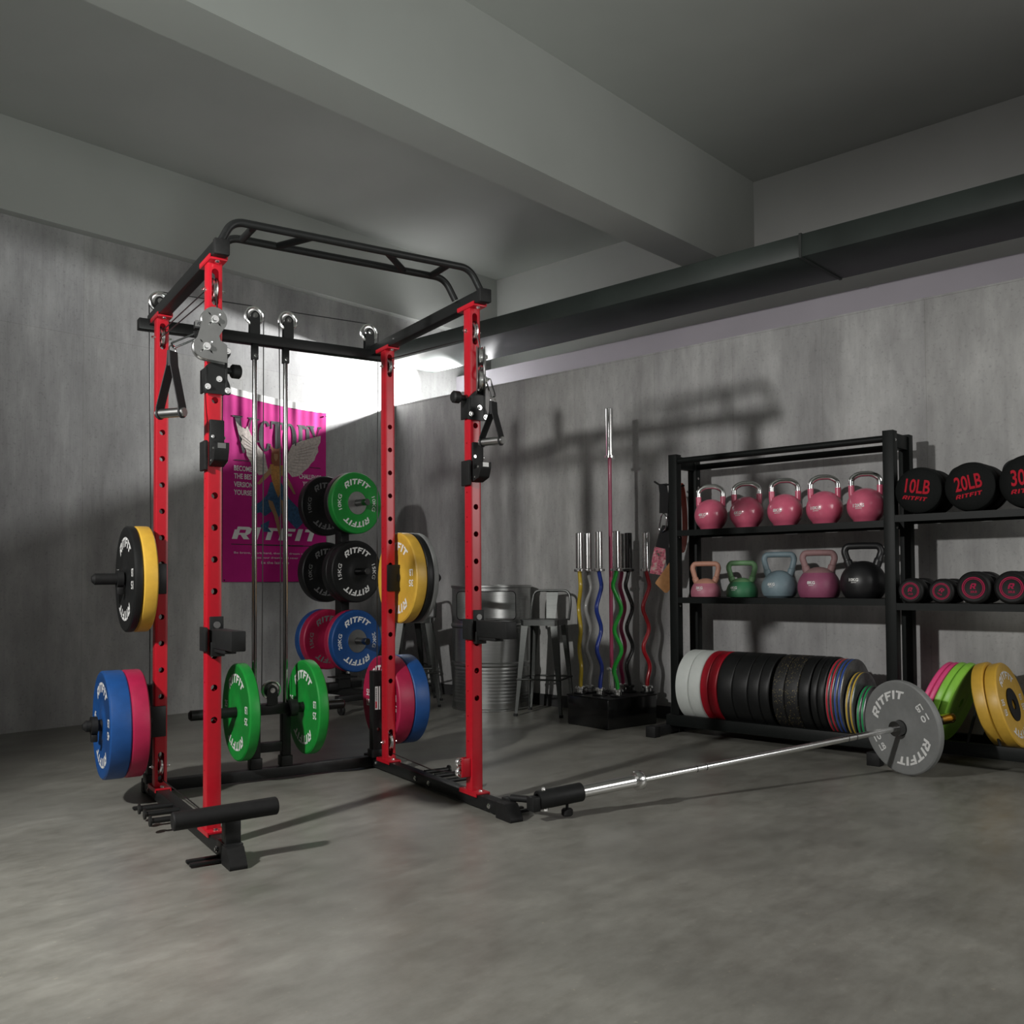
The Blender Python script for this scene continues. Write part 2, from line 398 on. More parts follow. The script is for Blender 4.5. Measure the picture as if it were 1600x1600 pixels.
# ------------------------------------------------------------------ power rack
RK = Matrix.Translation((1.7377, 3.0562, 0)) @ Matrix.Rotation(radians(-14.717), 4, 'Z')
W, D, ZB, ZT, U = 1.0756, .8332, .0605, 2.0853, .052
rack = thing('power_rack', 'red and black power rack with cable pulleys and pull-up bar', 'power rack', mat=RK)
HOLES = [.449 + .1135 * k for k in range(12)]
def upright(slots, name='upright'):
    a = MB(); h0, h1 = ZB + .006, ZT - .006
    hs = U / 2; ti = hs - .003
    sq = rnd([(-hs, -hs), (hs, -hs), (hs, hs), (-hs, hs)], .005, 2)
    a.prism(sq, h0, h1)
    i_ = MB(); i_.prism([(-ti, -ti), (ti, -ti), (ti, ti), (-ti, ti)], h0 - .02, h1 + .02)
    tubeb = boolean(a, i_)
    c = MB()
    for z in HOLES:
        c.cyl((0, -.05, z), (0, .05, z), .0118, 20)
    for k in range(9, 17): pass
    z = .27
    while z < 1.7:
        c.cyl((-.05, .004, z), (.05, .004, z), .0035, 8); z += .1035
    for z0, z1 in slots:
        pts = []
        for k in range(9): pts.append((.0125 * cos(pi * k / 8), z1 - .0125 + .0125 * sin(pi * k / 8)))
        for k in range(9): pts.append((-.0125 * cos(pi * k / 8), z0 + .0125 - .0125 * sin(pi * k / 8)))
        c.prism(pts, -.05, .05, Matrix.Rotation(pi / 2, 4, 'X'))
    return boolean(tubeb, c)
uf = upright([(1.925, 2.058)]).build('upright', 'red', rack)
ur = upright([(1.945, 2.058), (.083, .214)]).build('upright', 'red', rack); ur.location = (0, D, 0)
o = uf.copy(); COL.objects.link(o); o.location = (W, 0, 0)
o = ur.copy(); COL.objects.link(o); o.location = (W, D, 0)
def part(name, mat, fn, parent=None):
    m = MB(); fn(m); return m.build(name, mat, parent or rack)
def bolt(m, p, n, r=.008, l=.008):
    p = Vector(p); n = Vector(n); m.cyl(p, p + n * l * .45, r * 1.35, 12); m.cyl(p + n * l * .4, p + n * l, r * .85, 6)
for a in (0, W):
    for b in (0, D):
        o = part('mounting_flange', 'red', lambda m: (m.box((a, b, ZT - .004), (.062, .140, .008), bv=.001), m.box((a - .030, b, ZT + .003), (.004, .140, .014)), m.box((a + .030, b, ZT + .003), (.004, .140, .014))))
        part('flange_bolt', 'chrome', lambda m: bolt(m, (a, b - .052, ZT - .008), (0, 0, -1)), o)
        o = part('foot_flange', 'red', lambda m: (m.box((a, b, ZB + .004), (.064, .140, .008), bv=.001), m.box((a - .031, b, ZB - .001), (.004, .140, .016)), m.box((a + .031, b, ZB - .001), (.004, .140, .016))))
        [part('flange_bolt', 'chrome', lambda m: bolt(m, (a, b + q, ZB + .008), (0, 0, 1)), o) for q in (-.050, .050)]
    part('base_rail', 'black', lambda m: m.box((a, .375, .0355), (.050, 1.33, .05), bv=.004))
    part('top_rail', 'black', lambda m: m.box((a, .455, ZT + .026), (.05, 1.10, .05), bv=.004))
    part('rail_cap', 'blackr', lambda m: m.box((a, -.103, ZT + .026), (.054, .028, .056), bv=.004))
    # wedge shaped rubber feet
    part('rubber_foot', 'blackr', lambda m: m.prism(rnd([(-.325, 0), (-.325, .014), (-.285, .064), (-.215, .064), (-.215, 0)], .004, 2), a - .029, a + .029, Matrix(((0, 0, 1, 0), (1, 0, 0, 0), (0, 1, 0, 0), (0, 0, 0, 1)))))
    part('rubber_foot', 'blackr', lambda m: m.box((a, 1.045, .032), (.058, .05, .064), bv=.005))
    for s in (-1, 1):
        for b_ in (-.16, .36, .49, .93): part('frame_bolt', 'chrome', lambda m: bolt(m, (a + s * .025, b_, .034), (s, 0, 0)))
part('rear_base_beam', 'black', lambda m: m.box((W / 2, 1.0, .034), (W - .05, .05, .05), bv=.004))
part('rear_top_beam', 'black', lambda m: m.box((W / 2 - .005, 1.0, 2.092), (W + .12, .05, .05), bv=.004))
# pull-up bar
for b, x0, x1 in ((-.08, .0, W), (.085, .03, W - .03)):
    z = 2.222
    part('pull_up_bar', 'black', lambda m: m.tube(smooth_path([(x0 + .002, b, ZT + .05), (x0 + .045, b, z), (x1 - .055, b, z), (x1 - .002, b, ZT + .05)], .045, 8), .0145, 16))

for p, q in (((.128, -.08), (.128, .085)), ((.345, -.08), (.262, .085)), ((.645, -.08), (.80, .085)), ((.925, -.08), (.925, .085))):
    part('grip_bar', 'black', lambda m: m.tube([(p[0], p[1], 2.222), (q[0], q[1], 2.222)], .0135, 12))
# pulley wheel helper: axis n, centre c
def wheel(parent, c, n, r=.045, w=.018, mat='wheelc', name='pulley_wheel'):
    c = Vector(c); n = Vector(n).normalized()
    X = Matrix.Translation(c) @ n.to_track_quat('Z', 'Y').to_matrix().to_4x4()
    m = MB(); h = w / 2
    m.lathe([(.006, -h), (r * .34, -h), (r * .44, -h * .50), (r * .60, -h * .42), (r * .78, -h * .62), (r * .88, -h * 1.02), (r, -h * .72), (r * .84, 0), (r, h * .72), (r * .88, h * 1.02), (r * .78, h * .62), (r * .60, h * .42), (r * .44, h * .50), (r * .34, h), (.006, h)], X, 40, closed=True)
    return m.build(name, mat, parent)
def top_pulley(a, z, sgn=1):
    wh = wheel(rack, (a, 1.0, z), (0, 1, 0), .047)
    part('pulley_bracket', 'black', lambda m: [m.prism(rnd([(-.024, 2.112), (.024, 2.112), (.022, z + .008), (0, z + .026), (-.022, z + .008)], .012, 4), y_, y_ + .005, Matrix.Translation((a, 0, 0)) @ Matrix(((1, 0, 0, 0), (0, 0, 1, 0), (0, 1, 0, 0), (0, 0, 0, 1)))) for y_ in (.983, 1.012)])
    part('pulley_bolt', 'chrome', lambda m: bolt(m, (a, .983, z), (0, -1, 0), .009, .010), wh)
for a in (.026, .459, .624, 1.05): top_pulley(a, 2.205)
# guide rods and carriage
for a in (.461, .612):
    part('guide_rod', 'rodc', lambda m: m.cyl((a, 1.0, .36), (a, 1.0, 2.03), .0115, 20))
    part('rod_sleeve', 'black', lambda m: m.box((a, 1.0, 2.035), (.030, .032, .08), bv=.003))
    part('sleeve_bolt', 'chrome', lambda m: bolt(m, (a, .984, 2.012), (0, -1, 0), .007, .008))
    part('rod_post', 'black', lambda m: (m.box((a + (.004 if a < .5 else -.0), 1.0, .20), (.042, .042, .24), bv=.003), m.box((a + (.004 if a < .5 else 0), 1.0, .085), (.056, .056, .05), bv=.004)))
part('post_brace', 'black', lambda m: m.box((.537, 1.0, .155), (.12, .035, .045), bv=.002))
part('carriage', 'black', lambda m: (m.box((.537, 1.0, .335), (.215, .05, .052), bv=.004), m.cyl((.455, .972, .335), (.155, .972, .335), .024, 24, bv=.008), m.cyl((.62, .972, .335), (.90, .972, .335), .024, 24, bv=.008), m.cyl((.455, .972, .335), (.42, .972, .335), .04, 24), m.cyl((.62, .972, .335), (.655, .972, .335), .04, 24)))
wh = wheel(rack, (.537, .985, .425), (0, 1, 0), .046)
part('pulley_bracket', 'black', lambda m: m.prism(rnd([(-.026, .355), (.026, .355), (.024, .435), (0, .455), (-.024, .435)], .012, 4), .962, .968, Matrix.Translation((.537, 0, 0)) @ Matrix(((1, 0, 0, 0), (0, 0, 1, 0), (0, 1, 0, 0), (0, 0, 0, 1)))))
part('pulley_bolt', 'chrome', lambda m: bolt(m, (.537, .962, .425), (0, -1, 0), .009, .010), wh)
# cables
def cable(pts, r=.0026, name='cable'): return part(name, 'cable', lambda m: m.tube(pts, r, 6))
cable([(.020, 1.0, 2.252), (.459, 1.0, 2.252)]); cable([(.624, 1.0, 2.252), (1.05, 1.0, 2.252)])
cable([(.504, 1.0, 2.205), (.498, .985, 1.3), (.492, .985, .425)]); cable([(.580, 1.0, 2.205), (.583, .985, 1.3), (.582, .985, .425)])
cable([(-.018, 1.0, 2.205), (-.010, .985, 1.2), (-.012, .985, .08)]); cable([(1.094, .985, 2.205), (1.082, .975, 1.2), (1.075, .965, .49)])
cable([(.006, .04, 2.02), (.006, D - .03, 2.035)]); cable([(-.012, .04, 1.965), (-.012, D - .03, 1.99)])
cable([(W, .04, 1.965), (W, D - .03, 2.035)])
cable([(0, .79, .10), (.012, .40, .092), (0, .03, .10)]); cable([(W, .79, .10), (W + .006, .40, .085), (W - .005, .05, .12)])
# wheels inside the slots
for a, b, z in ((0, 0, 1.985), (W, 0, 1.985), (0, D, 2.0), (W, D, 2.0), (0, D, .150), (W, D, .150)):
    wh = wheel(rack, (a, b, z), (1, 0, .0), .044, .016)
    part('axle_bolt', 'chrome', lambda m: (m.cyl((a - .042, b, z), (a + .042, b, z), .004, 10), bolt(m, (a - .026, b, z), (-1, 0, 0), .007, .010), bolt(m, (a + .026, b, z), (1, 0, 0), .007, .010)), wh)
# low front pulley on the right upright
part('low_pulley_bracket', 'red', lambda m: (m.box((W - .046, .02, .165), (.045, .005, .075), bv=.001), m.box((W - .046, -.014, .165), (.045, .005, .075), bv=.001)))
wheel(rack, (W - .066, .003, .185), (0, 1, 0), .020); wheel(rack, (W - .066, .003, .145), (0, 1, 0), .020)
# rear black supports with plate storage
for a in (-.005, W - .012):
    part('rear_support', 'black', lambda m: (m.box((a, .955, .275), (.052, .05, .43), bv=.004), m.box((a, .955, .080), (.066, .066, .04), bv=.004)))
for z in (.20, .09): part('support_bolt', 'chrome', lambda m: bolt(m, (W - .012, .930, z), (0, -1, 0), .0065, .007))
st = part('warning_sticker', 'sticker', lambda m: (m.box((W - .020, .9285, .355), (.016, .001, .115)), m.box((W - .004, .9285, .355), (.006, .001, .115))))
part('sticker_print', 'black_print', lambda m: [m.box((W - .022, .9278, .355 + k * .009), (.006, .0006, .005)) for k in range(-1, 6)], st)
part('sticker_print', 'red_print', lambda m: m.box((W - .023, .9278, .322), (.007, .0006, .034)), st)
# storage pegs
def peg(a0, a1, b, z, s):
    part('storage_peg', 'blackr', lambda m: (m.cyl((a0, b, z), (a1, b, z), .024, 28, bv=.012), m.cyl((a0, b, z), (a0 + s * .012, b, z), .040, 28)))
    part('peg_bracket', 'black', lambda m: m.box((a0 - s * .020, b - .002, z), (.070, .064, .13), bv=.003))
def clip(a, b, z):
    part('spring_clip', 'blackr', lambda m: (m.lathe([(.0248, -.012), (.038, -.012), (.038, .012), (.0248, .012)], Matrix.Translation((a, b, z)) @ Matrix.Rotation(pi / 2, 4, 'Y'), 24, closed=True), m.box((a, b - .008, z - .050), (.026, .022, .032), bv=.004)))
peg(-.036, -.305, D, .345, -1); clip(-.262, D, .345)
peg(-.036, -.275, D, .953, -1); clip(-.165, D, .953)
peg(W + .036, W + .29, D, .953, 1)
part('storage_peg', 'blackr', lambda m: m.cyl((W + .010, .985, .335), (W + .27, .985, .335), .024, 28, bv=.012))
# band pegs on the base rails
for a, s in ((0, -1), (W, 1)):
    for b, z in ((.49, .055), (.39, .055), (.29, .050)):
        part('band_peg', 'black', lambda m: (m.cyl((a + s * .02, b, z), (a + s * .150, b, z), .011, 16), m.cyl((a + s * .145, b, z), (a + s * .152, b, z), .020, 20)))
    for b in (-.170, -.215, .72): part('floor_tab', 'black', lambda m: m.box((a + s * .075, b, .010), (.11, .020, .012), bv=.004))
# footrest bar on the left front foot
part('footrest_bar', 'blackr', lambda m: m.cyl((-.190, -.24, .165), (.155, -.24, .172), .030, 32, bv=.004))
part('footrest_post', 'black', lambda m: (m.box((.004, -.225, .100), (.052, .048, .085), bv=.003), m.box((.004, -.21, .052), (.060, .105, .034), bv=.003)))
# J hooks
def jhook(a):
    o = part('j_hook', 'blackr', lambda m: (m.box((a + .004, -.034, 1.43), (.052, .014, .165), bv=.004), m.box((a - .034, -.006, 1.385), (.012, .070, .105), bv=.003),
        m.prism(rnd([(-.028, 1.345), (-.085, 1.362), (-.100, 1.400), (-.100, 1.425), (-.072, 1.425), (-.066, 1.400), (-.028, 1.398)], .006, 3), a - .020, a + .030, Matrix(((0, 0, 1, 0), (1, 0, 0, 0), (0, 1, 0, 0), (0, 0, 0, 1))))))
    part('hook_screw', 'chrome', lambda m: [bolt(m, (a + x, y, z), n, .0045, .004) for x, y, z, n in ((-.012, -.041, 1.452, (0, -1, 0)), (.031, -.034, 1.45, (1, 0, 0)), (.031, -.078, 1.41, (1, 0, 0)), (-.020, -.05, 1.365, (-1, 0, 0)), (-.020, -.08, 1.405, (-1, 0, 0)), (.031, -.06, 1.362, (1, 0, 0)))], o)
    part('hook_logo_plate', 'steelgrey', lambda m: m.box((a + .004, -.1005, 1.413), (.028, .001, .018)), o)
jhook(0); jhook(W)
def spotter(a):
    o = part('spotter_arm', 'blackm', lambda m: (m.box((a + .012, -.155, .738), (.050, .245, .068), bv=.004), m.box((a + .006, -.031, .772), (.048, .010, .085), bv=.002), m.box((a + .006, -.040, .700), (.048, .03, .05), bv=.002), m.box((a - .034, -.012, .735), (.010, .075, .085), bv=.002), m.box((a + .012, -.11, .698), (.040, .15, .014), bv=.002)))
    part('arm_pin', 'steelgrey', lambda m: m.cyl((a + .006, -.036, .785), (a + .006, -.040, .785), .012, 20), o)
spotter(0); spotter(W)
# cable trolleys
def trolley(a, yaw, lat):
    o = part('cable_trolley', 'black', lambda m: (
        m.prism(rnd([(-.045, 1.605), (.052, 1.605), (.050, 1.64), (.040, 1.66), (.040, 1.735), (.052, 1.750), (.050, 1.775), (.030, 1.775), (.028, 1.755), (-.038, 1.70)], .008, 3), -.040, -.033, Matrix(((1, 0, 0, a), (0, 0, 1, 0), (0, 1, 0, 0), (0, 0, 0, 1)))),
        m.box((a - .034, -.004, 1.655), (.008, .075, .085), bv=.002), m.box((a + .036, -.004, 1.690), (.008, .078, .16), bv=.002)))
    for x, z in ((-.030, 1.628), (.040, 1.620), (.010, 1.658), (.040, 1.762), (.010, 1.735)): part('trolley_bolt', 'chrome', lambda m: bolt(m, (a + x, -.040, z), (0, -1, 0), .008, .010), o)
    s = 1 if lat > 0 else -1
    part('pull_knob', 'blackr', lambda m: (m.cyl((a + s * .040, -.004, 1.700), (a + s * .065, -.004, 1.700), .012, 16), m.cyl((a + s * .062, -.004, 1.700), (a + s * .098, -.004, 1.700), .026, 12, bv=.006)), o)
    S = bpy.data.objects.new('swivel_pulley_block', None); COL.objects.link(S); S.parent = rack
    S.matrix_local = Matrix.Translation((a + .008, -.055, 0)) @ Matrix.Rotation(yaw, 4, 'Z')
    outline = []
    c1, c2, r = Vector((-.022, 1.862)), Vector((-.050, 1.762)), .044
    for k in range(-3, 14): outline.append((c1.x + r * cos(radians(k * 15 )), c1.y + r * sin(radians(k * 15))))
    for k in range(9, 19): outline.append((c2.x + r * cos(radians(k * 15)), c2.y + r * sin(radians(k * 15))))
    outline += [(.022, 1.712), (.022, 1.775), (-.002, 1.79), (-.006, 1.805)]
    Q = Matrix(((1, 0, 0, 0), (0, 0, 1, 0), (0, 1, 0, 0), (0, 0, 0, 1)))
    for y0 in (-.018, .014):
        sp = MB(); sp.prism(outline, y0, y0 + .004, Q)
        ct = MB()
        for cc in (c1, c2):
            for k in range(4):
                if y0 > 0: break
                an = pi / 4 + k * pi / 2; d = Vector((cos(an), sin(an))); n = Vector((-d.y, d.x))
                p = [cc + d * .014, cc + d * .024 + n * .0032, cc + d * .034, cc + d * .024 - n * .0032]
                ct.prism([tuple(v) for v in p], -.03, .0, Q)
        if y0 < 0: sp = boolean(sp, ct)
        sp.build('side_plate', 'steelgrey', S)
    for cc in (c1, c2):
        wheel(S, (cc.x, 0, cc.y), (0, 1, 0), .043, .022)
    for cc in (c1, c2): part('block_bolt', 'chrome', lambda m: bolt(m, (cc.x, -.018, cc.y), (0, -1, 0), .010, .012), S)
    return S
S1 = trolley(0, 0, 1); S2 = trolley(W, radians(62), -1)
cable([(0, -.040, 1.96), (0, -.052, 1.90), (-.0, -.055, 1.87)], .0028); cable([(W + .002, -.040, 1.96), (W + .012, -.060, 1.88)], .0028)
# landmine sleeve on the right front foot (axis follows the barbell)
A = Vector((2.80, 2.40, .085)); C = Vector((4.56, 1.68, .225)); dv = (C - A).normalized()
inv = RK.inverted(); A_l = inv @ A; d_l = (inv.to_3x3() @ dv).normalized()
part('landmine_sleeve', 'blackm', lambda m: m.lathe([(.0262, -.045), (.036, -.045), (.037, -.042), (.037, .145), (.036, .148), (.0262, .148)], Matrix.Translation(A_l) @ d_l.to_track_quat('Z', 'Y').to_matrix().to_4x4(), 32, closed=True))
part('landmine_pivot', 'blackm', lambda m: (m.box(A_l + Vector((-.067, -.0, -.012)), (.035, .05, .055), bv=.004), m.box((W + .034, -.215, .045), (.03, .065, .05), bv=.003), m.cyl((W + .03, -.24, .075), A_l + d_l * -.04, .014, 12)))
side = d_l.cross(Vector((0, 0, 1))).normalized()
part('pivot_bolt', 'chrome', lambda m: (bolt(m, A_l + d_l * -.02 + Vector((0, 0, .034)), (0, 0, 1), .008, .012), bolt(m, A_l + d_l * -.01 - Vector((0, 0, .034)) , (0, 0, -1), .008, .012)))
part('clamp_knob', 'blackr', lambda m: (m.cyl(A_l + d_l * .085 - Vector((0, 0, .034)), A_l + d_l * .085 - Vector((0, 0, .062)), .006, 10), m.cyl(A_l + d_l * .085 - Vector((0, 0, .054)), A_l + d_l * .085 - Vector((0, 0, .082)), .023, 12, bv=.005)))
# ---- plates stored on the rack
def rk(a, b, z): return RK @ Vector((a, b, z))
na = -(RK.to_3x3() @ Vector((1, 0, 0)))      # faces the camera side
G = 'bumper plates stored on the power rack'
make_plate('bumper_plate', 'blue 45 pound bumper plate, outermost on lower left peg of the power rack', 'rub_blue', .225, .083, face(rk(-.193, D, .345), na), group=G, lines=('45', 'LB'), side='LB')
make_plate('bumper_plate', 'crimson bumper plate on lower left rack peg, between the blue plate and the red upright', 'rub_red', .225, .070, face(rk(-.1155, D, .345), na), group=G, logo=False)
make_plate('bumper_plate', 'thin black 15 pound plate with white letters on upper left peg of the power rack', 'rub_black', .225, .034, face(rk(-.128, D, .953), na), group=G, lines=('15', 'LB'), side='LB')
make_plate('bumper_plate', 'yellow bumper plate behind the black plate on upper left rack peg', 'rub_yellow', .225, .058, face(rk(-.0815, D, .953), na), group=G, logo=False)
make_plate('bumper_plate', 'yellow 35 pound bumper plate on upper right peg of the power rack', 'rub_yellow', .225, .058, face(rk(1.150, D, .953), na), group=G, lines=('35', 'LB'), side='LB')
make_plate('bumper_plate', 'black plate between yellow and grey plates on upper right rack peg', 'rub_black', .225, .034, face(rk(1.197, D, .953), na), group=G, logo=False)
make_plate('bumper_plate', 'thin grey plate, outermost on upper right peg of the power rack', 'rub_grey', .225, .028, face(rk(1.229, D, .953), na), group=G, logo=False)
make_plate('bumper_plate', 'crimson 55 pound bumper plate on lower right peg of the power rack', 'rub_red', .225, .085, face(rk(1.145, .985, .335), na), group=G, lines=('55', 'LB'), side='LB')
make_plate('bumper_plate', 'blue bumper plate, outermost on lower right peg behind the crimson plate', 'rub_blue', .225, .083, face(rk(1.23, .985, .335), na), group=G, logo=False)
make_plate('bumper_plate', 'green 25 pound plate on left peg of the sliding carriage', 'rub_green', .225, .050, face(rk(.39, .972, .335), na), group='green plates on the cable carriage', lines=('25', 'LB'), side='LB')
make_plate('bumper_plate', 'green 25 pound plate on right peg of the sliding carriage', 'rub_green', .225, .050, face(rk(.712, .972, .335), na), group='green plates on the cable carriage', lines=('25', 'LB'), side='LB')
# ---- hanging cable handles (things)
def handle(label, ring, bot, axis, nrm, clip_from, chain):
    t = thing('cable_handle', label, 'cable handle', ring, group='D handles on the rack cables')
    R0 = Vector(ring); L = lambda p: Vector(p) - R0
    ax = Vector(axis).normalized(); B = L(bot); n = Vector(nrm).normalized()
    hw = .058
    m = MB(); m.cyl(B - ax * hw, B + ax * hw, .0165, 28, bv=.002); m.build('grip', 'satin', t)
    m = MB()
    for s in (-1, 1):
        e = B + ax * s * (hw - .012)
        w = ax.cross(Vector((0, 0, 1))).normalized()
        pts = [Vector((0, 0, -.018)) + ax * s * .004, Vector((0, 0, -.065)) + ax * s * .007, e + Vector((0, 0, .020)), e + Vector((0, 0, .0))]
        half = .021
        for i in range(3):
            p, q = pts[i], pts[i + 1]
            tn = ax * .0016
            V = [p - w * half - tn, p + w * half - tn, p + w * half + tn, p - w * half + tn, q - w * half - tn, q + w * half - tn, q + w * half + tn, q - w * half + tn]
            m.add(V, [(0, 1, 2, 3), (4, 5, 6, 7), (0, 1, 5, 4), (1, 2, 6, 5), (2, 3, 7, 6), (3, 0, 4, 7)])
        m.cyl(e - ax * .003, e + ax * .003, .021, 20)
    m.box((0, 0, -.045), (.040, .010, .055), Matrix.Rotation(atan2(w.y, w.x), 4, 'Z'), bv=.002)
    m.build('strap', 'webbing', t)
    m = MB(); w = ax.cross(Vector((0, 0, 1))).normalized()
    m.tube([w * .017 * cos(k * pi / 9) + Vector((0, 0, .017 * sin(k * pi / 9) - .014)) for k in range(18)], .0028, 8, closed=True); m.build('d_ring', 'chrome', t)
    m = MB(); P = L(clip_from); Qv = Vector((0, 0, .002)); d = (Qv - P).normalized(); sd = d.cross(n).normalized() * .009
    m.tube(smooth_path([P + sd, P, P - sd, Qv - sd, Qv, Qv + sd, P + sd], .006, 4), .0035, 8); m.build('carabiner', 'dchrome', t)
    return t
# left: twisted towards the left behind the pulley block, strap plane along the view
axw = RK.to_3x3() @ Vector((.62, -.78, 0))
handle('black strapped chrome cable handle hanging at the upper left of the power rack', rk(-.148, -.030, 1.758), rk(-.152, -.03, 1.524), axw, RK.to_3x3() @ Vector((0, 1, 0)), rk(-.072, -.050, 1.800), None)
axr = RK.to_3x3() @ Vector((.41, -.91, 0))
handle('black strapped chrome cable handle hanging at the right front upright', rk(1.105, -.120, 1.690), rk(1.096, -.12, 1.507), axr, RK.to_3x3() @ Vector((.5, .87, 0)), rk(1.090, -.105, 1.765), None)
part('cable_stop', 'blackr', lambda m: (m.box((-.062, -.050, 1.838), (.034, .024, .028), bv=.004), m.cyl((-.050, -.05, 1.812), (-.080, -.05, 1.806), .010, 12)))
part('stop_print', 'steelgrey', lambda m: (m.box((-.067, -.0625, 1.842), (.024, .0008, .022))))
mm = MB(); put(mm, LOGO_R, lambda x, y: (-.066 + x * .011, -.0632, 1.842 + y * .011)); mm.build('stop_letter', 'black_print', rack)
# ------------------------------------------------------------------ landmine barbell and grey plate
bX = Matrix.Translation(A) @ dv.to_track_quat('Z', 'Y').to_matrix().to_4x4()
t = thing('olympic_barbell', 'long chrome barbell angled from the rack foot sleeve up through the grey plate', 'barbell', mat=bX)
m = MB(); m.lathe([(0, -.035), (.025, -.035), (.025, .405), (0, .405)], seg=32); m.build('sleeve', 'wheelc', t)
m = MB(); m.lathe([(.0142, .400), (.036, .400), (.038, .403), (.038, .430), (.036, .434), (.0142, .434)], seg=40, closed=True); m.build('collar', 'wheelc', t)
m = MB(); m.cyl((0, 0, .43), (0, 0, 1.90), .0142, 24); m.build('shaft', 'wheelc', t)
m = MB()
for z in (.705, .755, 1.555, 1.605): m.cyl((0, 0, z - .002), (0, 0, z + .002), .0145, 24)
m.build('knurl_mark', 'black_print', t)
m = MB(); m.lathe([(.0142, 1.852), (.036, 1.852), (.036, 1.888), (.0142, 1.888)], seg=40, closed=True); m.build('collar', 'dchrome', t)
m = MB(); m.cyl((0, 0, 1.885), (0, 0, 2.21), .025, 32, bv=.002); m.build('sleeve', 'dchrome', t)
m = MB(); m.lathe([(0, 2.208), (.0255, 2.208), (.0255, 2.235), (.022, 2.24), (0, 2.24)], seg=32); m.lathe([(.0252, 2.15), (.0258, 2.15), (.0258, 2.208), (.0252, 2.208)], seg=32, closed=True); m.build('end_cap', 'gold', t)
make_plate('bumper_plate', 'grey 10 pound bumper plate standing on the floor on the far end of the barbell', 'rub_grey', .225, .034, face(C, -dv, radians(33)), lines=('10', 'LB'), side='LB', hubin=.038, h=.041)
# ------------------------------------------------------------------ plate tree
t = thing('plate_tree', 'black wheeled plate tree standing before the back wall by the banner', 'weight tree', (4.27, 5.655, 0))
P = lambda nm, mt, fn: part(nm, mt, fn, t)
P('post', 'black', lambda m: m.box((0, 0, .86), (.075, .075, 1.40), bv=.004))
P('base', 'black', lambda m: (m.box((0, 0, .175), (.30, .09, .05), bv=.004), m.box((0, 0, .130), (.09, .60, .05), bv=.004)))
for s in (-1, 1): P('base_bar', 'black', lambda m: m.box((0, s * .28, .115), (.52, .05, .045), bv=.004))
P('base_plate', 'blackm', lambda m: (m.box((0, 0, .235), (.16, .15, .008)), m.box((-.02, -.055, .21), (.10, .01, .10))))
P('bolt', 'chrome', lambda m: bolt(m, (.02, -.0375, .265), (0, -1, 0), .012, .010))
for sx in (-.22, .22):
    for sy in (-.28, .28):
        c = P('caster', 'blackr', lambda m: (m.cyl((sx - .012, sy, .036), (sx + .012, sy, .036), .036, 24, bv=.004), m.box((sx, sy, .078), (.04, .04, .012))))
        part('caster_fork', 'dchrome', lambda m: (m.box((sx - .018, sy, .055), (.003, .03, .05)), m.box((sx + .018, sy, .055), (.003, .03, .05)), m.cyl((sx - .02, sy, .036), (sx + .02, sy, .036), .006, 10)), c)
ZL3 = (1.51, 1.012, .51)
for z in ZL3:
    P('peg', 'dchrome', lambda m: (m.cyl((-.03, 0, z), (-.03, -.34, z), .0245, 28, bv=.003), m.cyl((-.03, 0, z), (-.03, .34, z), .0245, 28, bv=.003)))
nT = (0, -1, 0); X0 = 4.24
def tree_plate(label, mat, T, yf, z, R=.225, **k):
    return make_plate('bumper_plate', label, mat, R, T, face((X0, yf + T / 2, z), nT, radians(0)), group='plates on the wheeled plate tree', **k)
y0 = 5.435
tree_plate('bright green 10KG plate with steel centre on top front of plate tree', 'rub_green', .052, y0, ZL3[0], lines=('10KG',), hub=.083)
tree_plate('black plate directly behind the green 10KG plate on the plate tree', 'rub_black', .050, y0 + .053, ZL3[0], logo=False)
tree_plate('black plate with dim letters at the top rear side of plate tree', 'rub_black', .055, 5.80, ZL3[0], lines=('10KG',), txt='grey_print')
tree_plate('black 15KG plate with white letters on middle front of plate tree', 'rub_black', .070, y0, ZL3[1], lines=('15KG',))
tree_plate('black plate behind the white-lettered 15KG plate on plate tree', 'rub_black', .055, y0 + .071, ZL3[1], logo=False)
tree_plate('black plate with dim letters on the middle rear side of plate tree', 'rub_black', .070, 5.79, ZL3[1], lines=('10KG',), txt='grey_print')
tree_plate('blue 20KG plate with steel centre on bottom front of plate tree', 'rub_blue', .050, y0, ZL3[2], lines=('20KG',), hub=.083)
tree_plate('dark red plate behind the blue 20KG plate on plate tree', 'rub_red', .050, y0 + .051, ZL3[2], logo=False)
tree_plate('dark red plate facing forward on bottom rear side of plate tree', 'rub_red', .060, 5.775, ZL3[2], lines=('15KG',), txt='grey_print')
tree_plate('blue plate hindmost on bottom rear side of plate tree', 'rub_blue', .060, 5.836, ZL3[2], logo=False)
# ------------------------------------------------------------------ banner on the back wall
t = thing('wall_banner', 'magenta fabric banner reading VICTORY with a winged figure on the back wall', 'banner', (0, 0, 0))
bx0, bx1, bz0, bz1 = 3.680, 4.618, .943, 2.42
t.location = ((bx0 + bx1) / 2, YW, bz0); LO = Vector(t.location)
def by(x, z):
    f = max(0, (z - 1.7)) / .7
    s = .0022 * f * (sin(x * 41) + .6 * sin(x * 77 + 1) + .5 * sin((x * 23 + z * 9))) + .0012 * sin(z * 25 + x * 7)
    return YW - .016 - s
def grid(m, x0, x1, zf0, zf1, off, nx=90, nz=60):
    V = []; F = []
    for i in range(nx + 1):
        x = x0 + (x1 - x0) * i / nx; a = zf0(x); b = zf1(x)
        for j in range(nz + 1):
            z = a + (b - a) * j / nz; V.append((x - LO.x, by(x, z) - off - LO.y, z - LO.z))
    for i in range(nx):
        for j in range(nz):
            q = i * (nz + 1) + j; F.append((q, q + nz + 1, q + nz + 2, q + 1))
    m.add(V, F)
